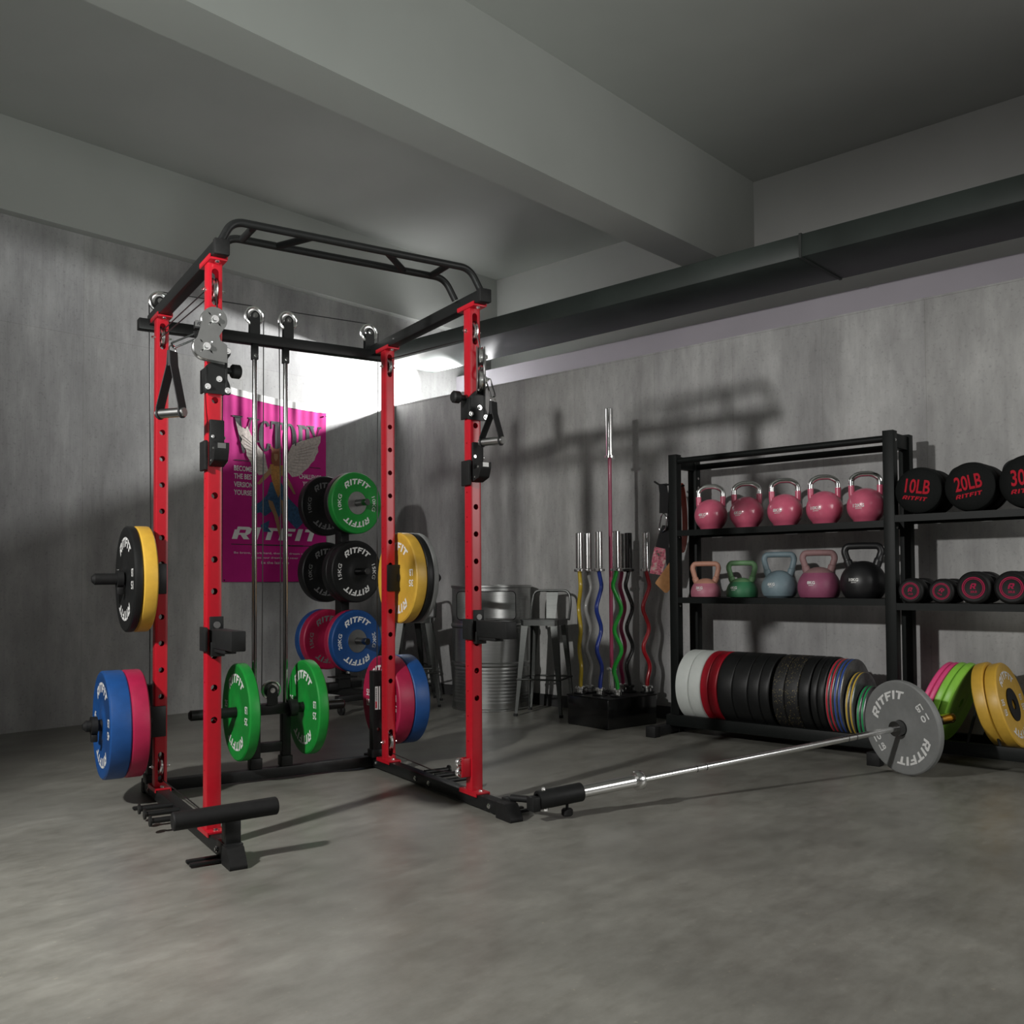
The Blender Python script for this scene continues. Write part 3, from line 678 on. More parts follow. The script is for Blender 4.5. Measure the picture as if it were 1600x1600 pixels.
topz = lambda x: 2.425 - .055 * sin(pi * min(1, max(0, (x - bx0) / (bx1 - bx0)))) ** .6 * .35 - .045 * (x - bx0) / (bx1 - bx0)
m = MB(); grid(m, bx0, bx1, lambda x: bz0, lambda x: topz(x) - .050, 0); grid(m, bx0, bx1, lambda x: bz0, lambda x: topz(x) - .05, -.003); m.build('cloth', 'magenta', t)
m = MB(); grid(m, bx0 - .004, bx1 + .004, lambda x: topz(x) - .052, topz, .0012, 90, 6); grid(m, bx0 - .004, bx1 + .004, lambda x: topz(x) - .052, topz, -.004, 90, 6); m.build('hem', 'whitecloth', t)
def bput(m, g, cx, cz, sx, sz, off=.0022):
    V, F, Wd = g; m.add([((cx + (x - Wd / 2) * sx) - LO.x, by(cx + (x - Wd / 2) * sx, cz + (y - .5) * sz) - off - LO.y, cz + (y - .5) * sz - LO.z) for x, y in V], F)
def bpoly(m, pts, off):
    # fan of the outline with subdivision so it follows the cloth
    c = Vector((sum(p[0] for p in pts) / len(pts), sum(p[1] for p in pts) / len(pts)))
    V = []; F = []; n = len(pts); K = 5
    V.append(c)
    for k in range(1, K + 1):
        for p in pts: V.append(c + (Vector(p) - c) * k / K)
    for i in range(n): F.append((0, 1 + i, 1 + (i + 1) % n))
    for k in range(1, K):
        for i in range(n): F.append((1 + (k - 1) * n + i, 1 + (k - 1) * n + (i + 1) % n, 1 + k * n + (i + 1) % n, 1 + k * n + i))
    m.add([(v.x - LO.x, by(v.x, v.y) - off - LO.y, v.y - LO.z) for v in V], F)
m = MB()
# tall condensed serif capitals
def serif(x, w, z0, z1, ch):
    s = w * .34; e = .012
    def b(x0, x1, a, c): bpoly(m, [(x0, a), (x1, a), (x1, c), (x0, c)], .0022)
    def quad(p): bpoly(m, p, .0022)
    if ch == 'V' or ch == 'Y':
        zz = z0 if ch == 'V' else (z0 + z1) * .5 + .0
        quad([(x, z1), (x + s, z1), (x + w * .58, zz), (x + w * .46, zz)]); quad([(x + w * .88, z1), (x + w * .96, z1), (x + w * .56, zz), (x + w * .50, zz)])
        b(x - .015, x + s + .015, z1 - e, z1); b(x + w * .78, x + w * 1.06, z1 - e, z1)
        if ch == 'Y': b(x + w * .36, x + w * .68, z0, zz); b(x + w * .26, x + w * .78, z0, z0 + e)
    if ch == 'I': b(x + w * .3, x + w * .7, z0, z1); b(x + w * .1, x + w * .9, z1 - e, z1); b(x + w * .1, x + w * .9, z0, z0 + e)
    if ch in 'CO':
        rng = range(0, 25) if ch == 'O' else range(3, 22)
        for k in rng[:-1] if ch == 'O' else rng:
            a0 = 2 * pi * k / 24; a1 = 2 * pi * (k + 1) / 24; cx = x + w / 2; cz = (z0 + z1) / 2; h = (z1 - z0) / 2
            f = lambda a, q: (cx + cos(a) * w * (.5 if q else .20), cz + sin(a) * h * (1 if q else .86))
            quad([f(a0, 1), f(a1, 1), f(a1, 0), f(a0, 0)])
    if ch == 'T': b(x + w * .32, x + w * .68, z0, z1); b(x, x + w, z1 - .022, z1); b(x, x + .014, z1 - .06, z1); b(x + w - .014, x + w, z1 - .06, z1); b(x + w * .2, x + w * .8, z0, z0 + e)
    if ch == 'R':
        b(x + w * .05, x + w * .38, z0, z1); b(x - w * .03, x + w * .5, z0, z0 + e); b(x - w * .03, x + w * .6, z1 - e, z1)
        b(x + w * .38, x + w * .80, z1 - .03, z1 - .005); b(x + w * .66, x + w * .95, z1 - .13, z1 - .02); b(x + w * .38, x + w * .80, z1 - .15, z1 - .13)
        quad([(x + w * .45, z1 - .14), (x + w * .75, z1 - .14), (x + w * 1.02, z0), (x + w * .72, z0)])
serif(3.775, .155, 1.925, 2.205, 'V'); serif(3.922, .075, 2.02, 2.20, 'I'); serif(3.985, .12, 1.955, 2.195, 'C'); serif(4.095, .115, 1.95, 2.20, 'T')
serif(4.205, .125, 1.955, 2.20, 'O'); serif(4.345, .115, 1.99, 2.20, 'R'); serif(4.450, .115, 1.99, 2.205, 'Y')
for x0, x1, z in ((3.775, 3.93, 1.867), (4.455, 4.562, 1.866), (3.75, 4.53, 1.228)): bpoly(m, [(x0, z - .003), (x1, z - .003), (x1, z + .003), (x0, z + .003)], .0022)
for i, x in enumerate((4.00, 4.10, 4.22, 4.34)): bput(m, glyphs(('BORN', 'TO', 'WIN', 'ALL')[i], .03) if 0 else glyphs('----', .08), x, 1.228, .02, .010)
m.build('black_lettering', 'black_print', t)
m = MB()
for i, s in enumerate(('BECOME', 'THE BEST', 'VERSION', 'YOURSELF')):
    g = glyphs(s, .02); bput(m, g, 3.773 + g[2] * .030 / 2, (1.805, 1.745, 1.683, 1.622)[i], .030, .040)
for i, s in enumerate(('CHALLENGE', 'YOURSELF')):
    g = glyphs(s, .02); bput(m, g, 4.566 - g[2] * .028 / 2, (1.788, 1.730)[i], .028, .038)
bput(m, LOGO, 4.155, 1.315, .80 / LOGO[2], .095)
for i, s in enumerate(('Be brave, work hard, then the dream is yours', 'Chase your dreams and never', 'be the last one')):
    g = glyphs(s, .0); bput(m, g, 4.135, (1.163, 1.128, 1.092)[i], (.72, .42, .25)[i] / g[2], .020)
m.build('white_lettering', 'white_print', t)
# winged figure, plain generic
def P2(nm, mt, polys, off):
    m = MB()
    for p in polys: bpoly(m, p, off)
    return m.build(nm, mt, t)
wl = [(3.785, 2.165), (3.82, 2.13), (3.87, 2.11), (3.885, 2.135), (3.925, 2.06), (3.98, 1.99), (4.04, 1.93), (4.055, 1.86), (4.07, 1.81), (4.03, 1.775), (3.985, 1.765), (3.96, 1.80), (3.925, 1.83), (3.915, 1.86), (3.88, 1.91), (3.875, 1.95), (3.83, 2.00), (3.84, 2.03), (3.81, 2.07)]
wr = [(4.565, 2.135), (4.50, 2.115), (4.43, 2.09), (4.36, 2.065), (4.29, 2.03), (4.255, 1.97), (4.235, 1.89), (4.24, 1.82), (4.29, 1.775), (4.34, 1.785), (4.37, 1.80), (4.40, 1.83), (4.44, 1.86), (4.47, 1.90), (4.50, 1.925), (4.515, 1.965), (4.54, 2.0), (4.535, 2.04), (4.56, 2.08)]
P2('wing', 'wing', [wl], .0034); P2('wing', 'wing', [wr], .0034)
fl = []
for i in range(9):
    s = i / 8; ax_, az = 4.05 - .12 * s, 1.80 + .20 * s; bx_, bz_ = 3.92 - .08 * s, 1.80 + .26 * s; fl.append([(ax_, az), (bx_, bz_), (bx_ + .002, bz_ + .004), (ax_ + .002, az + .004)])
    ax_, az = 4.26 + .10 * s, 1.82 + .18 * s; bx_, bz_ = 4.36 + .17 * s, 1.80 + .26 * s; fl.append([(ax_, az), (bx_, bz_), (bx_ - .002, bz_ + .004), (ax_ - .002, az + .004)])
P2('feather_line', 'featherline', fl, .0040)
P2('robe', 'robe', [[(4.09, 1.72), (4.19, 1.72), (4.26, 1.60), (4.36, 1.52), (4.40, 1.42), (4.33, 1.36), (4.26, 1.44), (4.20, 1.50), (4.16, 1.44), (4.10, 1.52), (4.04, 1.45), (3.98, 1.50), (3.93, 1.46), (3.92, 1.52), (4.0, 1.56), (4.06, 1.62)], [(4.0, 1.38), (4.08, 1.42), (4.07, 1.36), (4.10, 1.33), (4.03, 1.33)]], .0036)
P2('leg', 'skin', [[(4.07, 1.58), (4.11, 1.57), (4.16, 1.45), (4.185, 1.33), (4.17, 1.30), (4.15, 1.36), (4.12, 1.46), (4.08, 1.53)], [(4.185, 1.59), (4.235, 1.57), (4.225, 1.44), (4.20, 1.38), (4.195, 1.46)]], .0042)
P2('torso', 'armour', [[(4.085, 1.86), (4.20, 1.86), (4.20, 1.80), (4.175, 1.74), (4.185, 1.66), (4.16, 1.60), (4.13, 1.66), (4.10, 1.74), (4.09, 1.80)]], .0044)
P2('arm', 'skin', [[(4.09, 1.85), (4.06, 1.80), (4.02, 1.76), (3.97, 1.70), (3.99, 1.69), (4.05, 1.745), (4.10, 1.79)], [(4.19, 1.85), (4.23, 1.79), (4.28, 1.72), (4.32, 1.64), (4.30, 1.64), (4.25, 1.71), (4.19, 1.79)]], .0046)
P2('helmet_and_hair', 'hair', [[(4.095, 1.90), (4.10, 1.96), (4.085, 2.01), (4.12, 1.985), (4.155, 1.985), (4.19, 2.01), (4.175, 1.96), (4.19, 1.88), (4.17, 1.85), (4.105, 1.85)]], .0046)
P2('face_print', 'skin', [[(4.12, 1.945), (4.155, 1.945), (4.155, 1.91), (4.138, 1.885), (4.12, 1.91)]], .0052)
m = MB()
for x, z in ((bx0 + .012, bz0 + .014), (bx1 - .010, 2.30)): m.cyl((x - LO.x, by(x, z) - .004 - LO.y, z - LO.z), (x - LO.x, by(x, z) - .008 - LO.y, z - LO.z), .006, 16)
m.build('eyelet', 'chrome', t)
# ------------------------------------------------------------------ barrel with cut-out
t = thing('steel_barrel', 'silver oil barrel with a rounded rectangular cut-out, against the right wall', 'barrel', (5.068, 4.885, 0), atan2(-4.885, -5.068))
R = .295; out = [(R - .006, .012), (R + .004, .0), (R + .006, .008), (R, .018)]
z = .03
prof = [(R - .008, .004), (R + .005, .002), (R + .005, .012), (R, .018)]
zz = .05
while zz < .30: prof += [(R, zz), (R + .0016, zz + .008), (R, zz + .016)]; zz += .024
prof += [(R, .315), (R + .009, .325), (R + .009, .340), (R, .350), (R, .40), (R, .595), (R + .008, .605), (R + .008, .618), (R, .628), (R, .885), (R + .006, .890), (R + .006, .905), (R - .004, .907)]
inner = [(R - .004, .885), (R - .004, .02)]
shell = MB(); shell.lathe(prof + inner, seg=96, closed=True)
CUT = rnd([(-.255, .655), (.175, .655), (.175, .862), (-.255, .862)], .035, 5)
cut = MB(); cut.prism(CUT, .06, .40, Matrix(((0, 0, 1, 0), (1, 0, 0, 0), (0, 1, 0, 0), (0, 0, 0, 1))))
boolean(shell, cut).build('shell', 'drum', t)
part('seat_panel', 'drumin', lambda m: m.cyl((0, 0, .625), (0, 0, .648), R - .006, 64), t)
edge = []
for (a, c), (b, d) in zip(CUT, CUT[1:] + CUT[:1]):
    for k in range(12): edge.append((a + (b - a) * k / 12, c + (d - c) * k / 12))
edge = [e for i, e in enumerate(edge) if i == 0 or (Vector(e) - Vector(edge[i - 1])).length > 1e-5]
part('cutout_edging', 'blackr', lambda m: m.tube([(sqrt(max(0, (R + .001) ** 2 - x * x)), x, z) for x, z in edge], .003, 6, closed=True), t)
# ------------------------------------------------------------------ metal stools
def stool(label, loc, rz, h=.665, half=.195, group='metal bar stools by the right wall', back=True):
    t = thing('metal_stool', label, 'bar stool', loc, rz, group)
    s = .142
    part('seat', 'stool', lambda m: (m.prism(rnd([(-s, -s), (s, -s), (s, s), (-s, s)], .03, 5), h - .006, h), m.prism(rnd([(-s + .004, -s + .004), (s - .004, -s + .004), (s - .004, s - .004), (-s + .004, s - .004)], .03, 5), h - .040, h - .006)), t)
    for sx in (-1, 1):
        for sy in (-1, 1):
            def leg(m):
                A_ = Vector((sx * (s - .012), sy * (s - .012), h - .03)); B_ = Vector((sx * half, sy * half, 0))
                V = []
                for P_, w in ((A_, .050), (A_.lerp(B_, .5), .034), (B_, .018)):
                    V += [P_, P_ + Vector((-sx * w, 0, 0)), P_ + Vector((0, -sy * w, 0)), P_ + Vector((-sx * .006, -sy * .006, 0)), P_ + Vector((-sx * w, -sy * .004, 0)), P_ + Vector((-sx * .004, -sy * w, 0))]
                F = []
                for k in (0, 6):
                    for a, b in ((1, 0), (0, 2), (2, 5), (5, 3), (3, 4), (4, 1)): F.append((k + a, k + b, k + 6 + b, k + 6 + a))
                F += [(0, 2, 5, 3), (0, 3, 4, 1), (12, 14, 17, 15), (12, 15, 16, 13)]
                m.add(V, F)
            lg = part('leg', 'stool', leg, t)
            part('foot_cap', 'blackr', lambda m: m.box((sx * (half - .006), sy * (half - .006), .009), (.024, .024, .018)), lg)
    f = .40; q = s + (half - s) * f
    for (ax_, ay), (bx_, by_) in (((-1, -1), (1, -1)), ((1, -1), (1, 1)), ((1, 1), (-1, 1)), ((-1, 1), (-1, -1))):
        zq = h * (1 - .62); q = s - .012 + (half - s + .012) * .62
        part('footrest', 'stool', lambda m: m.tube([(ax_ * q, ay * q, zq), (bx_ * q, by_ * q, zq)], .007, 8), t)
    if back:
        part('backrest', 'stool', lambda m: (m.tube(smooth_path([(-s, s - .01, h - .01), (-s - .005, s + .03, h + .10), (-s + .01, s + .05, h + .20), (s - .01, s + .05, h + .20), (s + .005, s + .03, h + .10), (s, s - .01, h - .01)], .05, 6), .009, 10),), t)
        part('back_splat', 'stool', lambda m: m.prism([(-.035, h), (.035, h), (.045, h + .195), (-.045, h + .195)], 0, .003, Matrix(((1, 0, 0, 0), (0, .2, 1, s - .11), (0, 1, 0, 0), (0, 0, 0, 1)))), t)
    return t
stool('gunmetal stool between the steel barrel and the curl bar stand', (5.035, 4.335, 0), radians(-66), half=.170)
stool('gunmetal stool left of the steel barrel, behind the rack plates', (4.80, 5.44, 0), radians(-45))
stool('dark metal stool in the corner behind the left gunmetal stool', (5.08, 5.86, 0), radians(-30))
t = thing('metal_chair', 'dark rounded metal chair back peeking out right of the steel barrel', 'chair', (5.22, 4.62, 0), radians(-90))
t.location = (5.235, 4.36, 0)
bpy.data.objects.remove(t)
# ------------------------------------------------------------------ bar stand with curl bars
SX = Matrix.Translation((4.966, 3.70, 0)) @ Matrix.Rotation(radians(-9), 4, 'Z')
t = thing('bar_stand', 'low gloss black square stand holding the upright curl bars', 'bar stand', mat=SX)
part('box', 'gloss', lambda m: m.box((0, 0, .095), (.44, .38, .184), bv=.006), t)
part('top_panel', 'blackm', lambda m: m.box((0, 0, .190), (.446, .386, .008), bv=.002), t)
part('base_plinth', 'blackm', lambda m: m.box((0, 0, .006), (.43, .37, .012)), t)
SIv = SX.inverted()
def bar_thing(name, label, xy, mat, r=.0135, top=1.25, sl=.235, wav=None, yaw=0., sleeve='chrome', grp='curl bars standing in the black stand', c2=.225):
    X = Matrix.Translation((xy[0], xy[1], 0)) @ Matrix.Rotation(yaw, 4, 'Z')
    t = thing(name, label, 'barbell', mat=X, group=grp)
    zc = top - sl
    part('sleeve', sleeve, lambda m: m.lathe([(0, zc), (.0245, zc), (.0245, top - .003), (.0215, top), (.017, top), (.016, top - .006), (0, top - .006)], seg=28), t)
    part('collar', sleeve, lambda m: (m.lathe([(.01, zc - .024), (.028, zc - .024), (.038, zc - .019), (.038, zc - .006), (.030, zc - .002), (.01, zc - .002)], seg=32, closed=True)), t)
    part('lower_collar', sleeve, lambda m: (m.lathe([(.01, c2 + .022), (.026, c2 + .022), (.036, c2 + .016), (.036, c2 + .004), (.028, c2), (.01, c2)], seg=32, closed=True), m.cyl((0, 0, .195), (0, 0, c2 + .004), .0245, 28)), t)
    z1 = zc - .02; z0 = c2 + .018
    if wav:
        pts = [(0, 0, z0)] + [(w_, 0, z0 + (z1 - z0) * f) for f, w_ in wav] + [(0, 0, z1)]
        pts = smooth_path(pts, .045, 6)
    else: pts = [(0, 0, z0), (0, 0, z1)]
    part('shaft', mat, lambda m: m.tube(pts, r, 14), t)
    part('port', 'blackm', lambda m: m.lathe([(.0255, .1945), (.046, .1945), (.046, .204), (.0255, .204)], seg=28, closed=True), t)
    return t
EZ = [(.06, -.004), (.17, -.030), (.33, .037), (.50, -.028), (.68, .037), (.87, -.030), (.95, -.010)]
B = [('curl_bar', 'yellow curl bar, leftmost in the black stand', (4.835, 3.855), 'ez_yellow', radians(52), 'chrome'),
     ('curl_bar', 'grey curl bar between the yellow and blue bars in the stand', (4.920, 3.850), 'ez_grey', radians(180), 'satin'),
     ('curl_bar', 'blue curl bar, left of the tall rose barbell in the stand', (4.84, 3.70), 'ez_blue', radians(178), 'chrome'),
     ('curl_bar', 'bright green curl bar, frontmost in the black stand', (4.862, 3.575), 'ez_green', radians(-40), 'chrome'),
     ('curl_bar', 'magenta curl bar directly behind the bright green one', (5.150, 3.742), 'ez_pink', radians(0), 'chrome'),
     ('curl_bar', 'all black curl bar with black sleeve in the stand', (5.112, 3.660), 'ez_black', radians(-20), 'ez_black'),
     ('curl_bar', 'deep red curl bar, rightmost in the black stand', (5.155, 3.550), 'ez_red', radians(160), 'chrome')]
for nm, lb, xy, mt, yw, sl in B: bar_thing(nm, lb, xy, mt, wav=EZ, yaw=yw, sleeve=sl)
bar_thing('straight_barbell', 'tall straight rose pink barbell with chrome sleeve, standing in the bar stand', (4.975, 3.705), 'ez_rose', r=.0125, top=2.07, sl=.31, grp=None, c2=.345)
# ------------------------------------------------------------------ storage shelf
t = thing('storage_shelf', 'large black steel gym storage shelf against the right wall', 'shelf', (5.08, 2.50, 0)); OX, OY = 5.08, 2.50
def SB(nm, mt, x0, x1, y0, y1, z0, z1, bv=.002): return part(nm, mt, lambda m: m.box(((x0 + x1) / 2 - OX, (y0 + y1) / 2 - OY, (z0 + z1) / 2), (x1 - x0, y1 - y0, z1 - z0), bv=bv), t)
YL0, YL1, YR0, YR1, YE0, YE1 = 3.170, 3.228, 1.842, 1.900, .52, .578
for y0, y1 in ((YL0, YL1), (YR0, YR1), (YE0, YE1)):
    zt = 1.712
    SB('post', 'rackbk', 4.94, 4.996, y0, y1, .0, zt); SB('post', 'rackbk', 5.165, 5.221, y0, y1, .0, zt)
    SB('post_brace', 'rackbk', 4.996, 5.165, y0 + .008, y1 - .008, zt - .085, zt - .010)
    SB('foot_bar', 'blackm', 4.72, 5.26, y0 + .002, y1 - .002, .010, .060)
    part('foot_cap', 'steelgrey' if 0 else 'blackr', lambda m: (m.box((4.70 - OX, (y0 + y1) / 2 - OY, .033), (.06, .066, .066), bv=.003),), t)
    for z in (zt - .05, 1.20, .775): part('bolt', 'chrome', lambda m: bolt(m, (4.968 - OX, y0 - OY, z), (0, -1, 0), .0055, .005), t)
for x in (4.968, 5.193):
    part('top_rail', 'rackbk', lambda m: m.cyl((x - OX, YR1 - OY, 1.652 if x > 5 else 1.672), (x - OX, YL0 - OY, 1.652 if x > 5 else 1.672), .019, 20), t)
def shelf(y0, y1, z):
    SB('shelf_board', 'rackbk', 4.946, 5.215, y0, y1, z - .004, z, 0); SB('shelf_lip', 'rackbk', 4.940, 4.946, y0, y1, z - .034, z + .002, 0)
    SB('shelf_lip', 'rackbk', 5.215, 5.221, y0, y1, z - .034, z + .002, 0)
shelf(YR1, YL0, 1.238); shelf(YR1, YL0, .826); shelf(YE1, YR0, 1.262); shelf(YE1, YR0, .804)
for y0, y1, q in ((YR1, YL0, 0), (YE1, YR0, .10)):
    SB('tray_rail', 'rackbk', 4.842 + q, 4.880 + q, y0 - .03, y1 + .03, .055, .120); SB('tray_rail', 'rackbk', 5.120 + q, 5.158 + q, y0 - .03, y1 + .03, .055, .120)
for ya, yb in ((1.44, 1.52), (1.44, 1.36)):
    for x in (4.962, 5.238):
        part('plate_divider', 'blackm', lambda m: m.tube([(x - OX, yb - OY, .10), (x - OX, ya - OY, .40)], .007, 8), t)
for k in range(3): part('rail_screw', 'chrome', lambda m: bolt(m, (5.193 - OX, YL0 - OY, 1.58 - k * .06), (0, -1, 0), .006, .005), t)
part('side_hook', 'blackr', lambda m: m.tube(smooth_path([(5.0 - OX, 3.228 - OY, 1.535), (5.0 - OX, 3.33 - OY, 1.535), (5.0 - OX, 3.372 - OY, 1.562)], .02, 4), .006, 8), t)
part('side_hook', 'blackr', lambda m: m.tube(smooth_path([(5.12 - OX, 3.228 - OY, 1.535), (5.12 - OX, 3.31 - OY, 1.535), (5.12 - OX, 3.34 - OY, 1.56)], .02, 4), .006, 8), t)
# ---- plates on the bottom tray
def tray(name, label, y0, y1, mat, R=.212, group='plates in the row on the bottom tray', zr=.120, dx=.120, **k):
    zc = zr + sqrt(R * R - dx * dx) + .001
    return make_plate(name, label, mat, R, abs(y1 - y0) - .0015, face((5.0, (y0 + y1) / 2, zc), (0, -1, 0)), group=group, logo=False, seg=96, **k)
tray('bumper_plate', 'white bumper plate, leftmost in the row on the bottom tray', 3.102, 3.014, 'rub_white')
tray('bumper_plate', 'white bumper plate touching the first red one on the bottom tray', 3.014, 2.931, 'rub_white')
tray('bumper_plate', 'deep red bumper plate next to the white plates on the bottom tray', 2.931, 2.880, 'rub_reddeep')
tray('bumper_plate', 'deep red bumper plate touching the black plates on the bottom tray', 2.880, 2.821, 'rub_reddeep')
tray('bumper_plate', 'plain black bumper plate touching the red ones on the tray', 2.821, 2.722, 'rub_black')
tray('bumper_plate', 'second plain black bumper plate right of the red ones', 2.722, 2.625, 'rub_black')
tray('bumper_plate', 'third plain black bumper plate right of the red ones', 2.625, 2.554, 'rub_black')
tray('bumper_plate', 'narrow black plate just left of the gap before the speckled ones', 2.554, 2.495, 'rub_black')
tray('bumper_plate', 'gold-speckled black bumper plate, left of the speckled pair', 2.476, 2.404, 'speck')
tray('bumper_plate', 'gold-speckled black bumper plate, right of the speckled pair', 2.404, 2.322, 'speck')
tray('bumper_plate', 'black bumper plate touching the right speckled plate on the tray', 2.322, 2.260, 'rub_black')
tray('bumper_plate', 'black bumper plate second right of the speckled pair', 2.254, 2.215, 'rub_black')
tray('bumper_plate', 'black bumper plate touching the red-rimmed discs on the tray', 2.215, 2.176, 'rub_black')
for i, (bd, lb) in enumerate((('band_red', 'grey disc with red rim, left one of the red-rimmed pair'), ('band_red', 'grey disc with red rim, right one of the red-rimmed pair'), ('band_blue', 'grey disc with blue rim, left one of the blue-rimmed pair'), ('band_blue', 'grey disc with blue rim, right one of the blue-rimmed pair'))):
    y = 2.172 - i * .0225; tray('rimmed_disc', lb, y, y - .0215, 'discgrey', R=.208, flat=True, band=bd)
for i in range(2):
    y = 2.078 - i * .0225; tray('rimmed_disc', ('smaller grey disc with gold rim, touching the blue-rimmed discs', 'smaller grey disc with gold rim, touching the green-rimmed discs')[i], y, y - .0215, 'discgrey', R=.178, flat=True, band='band_gold')
for i in range(2):
    y = 2.029 - i * .0225; tray('rimmed_disc', ('smallest grey disc with green rim, nearer the gold-rimmed discs', 'smallest grey disc with green rim, at the right end of the row')[i], y, y - .0215, 'discgrey', R=.150, flat=True, band='band_green')
# ---- leaning plates
def lean(label, mat, T, yc, tl, R=.212, sg=1, **k):
    # sg +1: top leans towards -y ; -1: top leans towards +y
    n = Vector((0, -cos(tl), -sg * sin(tl))); u = Vector((0, -sg * sin(tl), cos(tl)))
    make_plate('bumper_plate', label, mat, R, T, face((5.10, yc * 1.02, .122 + sqrt(R * R - .0144) * 1.0 + .004), n), group='leaning plates at the right end of the shelf', **k)
tl = radians(20)
lean('hot pink plate, leftmost of the leaning plates behind the grey plate', 'rub_pink', .026, 1.668, tl, logo=False)
lean('hot pink plate leaning against the lime green ones', 'rub_pink', .026, 1.640, tl, logo=False)
lean('lime green plate leaning next to the hot pink ones', 'rub_lime', .036, 1.606, tl, logo=False)
lean('lime green plate leaning towards the yellow ones', 'rub_lime', .036, 1.567, tl, logo=False)
lean('yellow plate leaning, the one nearer the lime green plates', 'rub_yellow', .056, 1.398, radians(15), sg=-1, logo=False)
lean('yellow plate with white letters, rightmost of the leaning plates', 'rub_yellow', .056, 1.338, radians(15), sg=-1, lines=('35', 'LB'), side='LB', hubin=.082)
# ------------------------------------------------------------------ kettlebells
def on_body(m, g, prof, cx, cz, h, fit=None, off=.0008):
    def rad(z):
        for (r0, z0), (r1, z1) in zip(prof, prof[1:]):
            if min(z0, z1) <= z <= max(z0, z1) and z1 != z0: return r0 + (r1 - r0) * (z - z0) / (z1 - z0)
        return prof[0][0]
    sx = h if fit is None else fit / g[2]
    def fn(x, y):
        X_ = cx + x * sx; Z_ = cz + y * h; r = rad(Z_) + off
        return (-sqrt(max(1e-6, r * r - X_ * X_)), -X_, Z_)
    put(m, g, fn)
def ball_profile(R, H, base):
    # sphere-like body from flat base to top
    pr = [(0, 0), (base - .004, 0), (base, .003)]
    zc = H - R; a0 = math.asin(max(-1, (-zc + .003) / R)) if 1 else 0
    b0 = math.acos(min(1, base / R)); a_s = -b0
    for k in range(1, 25):
        a = a_s + (pi / 2 - a_s) * k / 24; zz = zc + R * sin(a)
        if zz > .004: pr.append((max(0.0, R * cos(a)), zz))
    return pr
def comp_kb(label, y, kg, rz=0.):
    t = thing('kettlebell', label, 'kettlebell', (5.06, y, 1.2385), rz, 'pink competition kettlebells on the top tier')
    R, H = .100, .190; pr = ball_profile(R, H, .062)
    part('body', 'kb_pink', lambda m: m.lathe(pr, seg=64), t)
    [part('horn', 'kb_pink', lambda m: m.tube([(0, s * .070, .120), (0, s * .073, .165), (0, s * .0735, .205)], .0165, 20), t) for s in (-1, 1)]
    part('handle', 'chrome', lambda m: m.tube(smooth_path([(0, -.0735, .203), (0, -.073, .243), (0, -.035, .268), (0, .035, .268), (0, .073, .243), (0, .0735, .203)], .032, 8), .0158, 20), t)
    def txt(m):
        on_body(m, glyphs(kg, .03), pr, -.044, .090, .019); on_body(m, LOGO, pr, -.044, .074, .006)
    part('lettering', 'white_print', txt, t)
KY = (3.001, 2.758, 2.513, 2.275, 2.040)
for y, kg, lb in zip(KY, ('4KG', '6KG', '8KG', '10KG', '12KG'), ('pink kettlebell with chrome handle marked 4KG, leftmost on the top tier', 'pink kettlebell with chrome handle marked 6KG, second from left', 'pink kettlebell with chrome handle marked 8KG, middle of the top tier', 'pink kettlebell with chrome handle marked 10KG, fourth from left', 'pink kettlebell with chrome handle marked 12KG, beside the shelf post')):
    comp_kb(lb, y, kg, random.uniform(.38, .52))
def vinyl_kb(label, y, kg, R, H, Ht, base, m_low, m_up, split, hw, rt, rz):
    t = thing('kettlebell', label, 'kettlebell', (5.06, y, .8265), rz, 'vinyl kettlebells on the middle tier')
    pr = ball_profile(R, H, base)
    lo = [p for p in pr if p[1] <= split * H]; hi = [p for p in pr if p[1] >= split * H]
    if m_low != m_up:
        lo = lo + [(hi[0][0] + .002, hi[0][1]), (hi[0][0] - .004, hi[0][1])]
        part('body', m_up, lambda m: m.lathe(hi, seg=64), t)
        part('vinyl_dip', m_low, lambda m: m.lathe([(p[0] + (.0015 if p[1] > .002 and p[0] > .01 else 0), p[1]) for p in lo], seg=64), t)
    else: part('body', m_low, lambda m: m.lathe(pr, seg=64), t)
    part('handle', m_up, lambda m: m.tube(smooth_path([(0, -hw * .62, H * .72), (0, -hw * .78, H * .95), (0, -hw, Ht - rt * 2.6), (0, -hw * .86, Ht - rt * 1.05), (0, 0, Ht - rt * .95), (0, hw * .86, Ht - rt * 1.05), (0, hw, Ht - rt * 2.6), (0, hw * .78, H * .95), (0, hw * .62, H * .72)], .026, 7), [rt * (1.25 if k < 8 or k > 50 else 1.0) for k in range(58)], 20), t)
    part('lettering', 'white_print', lambda m: (on_body(m, glyphs(kg, .03), pr, -R * .36, H * .50, .017, off=.0028), on_body(m, LOGO, pr, -R * .36, H * .50 - .015, .005, off=.0028)), t)
vinyl_kb('small kettlebell with peach handle and rose base, leftmost on the middle tier', 3.044, '3KG', .090, .118, .222, .066, 'vin_rose', 'vin_peach', .70, .080, .0155, .45)
vinyl_kb('small green kettlebell with dark green base on the middle tier', 2.796, '4KG', .092, .120, .222, .068, 'vin_dgreen', 'vin_green', .74, .080, .0155, .30)
vinyl_kb('grey-blue kettlebell in the middle of the middle tier', 2.555, '6KG', .101, .160, .268, .072, 'vin_blue', 'vin_blue', 1, .086, .0165, .36)
vinyl_kb('kettlebell with dusty mauve handle and purple-pink base on the middle tier', 2.315, '8KG', .115, .176, .273, .080, 'vin_purple', 'vin_mauve', .76, .088, .0175, .42)
vinyl_kb('black kettlebell marked 10KG at the right end of the middle tier', 2.062, '10KG', .121, .205, .305, .090, 'vin_black', 'vin_black', 1, .096, .0185, .34)
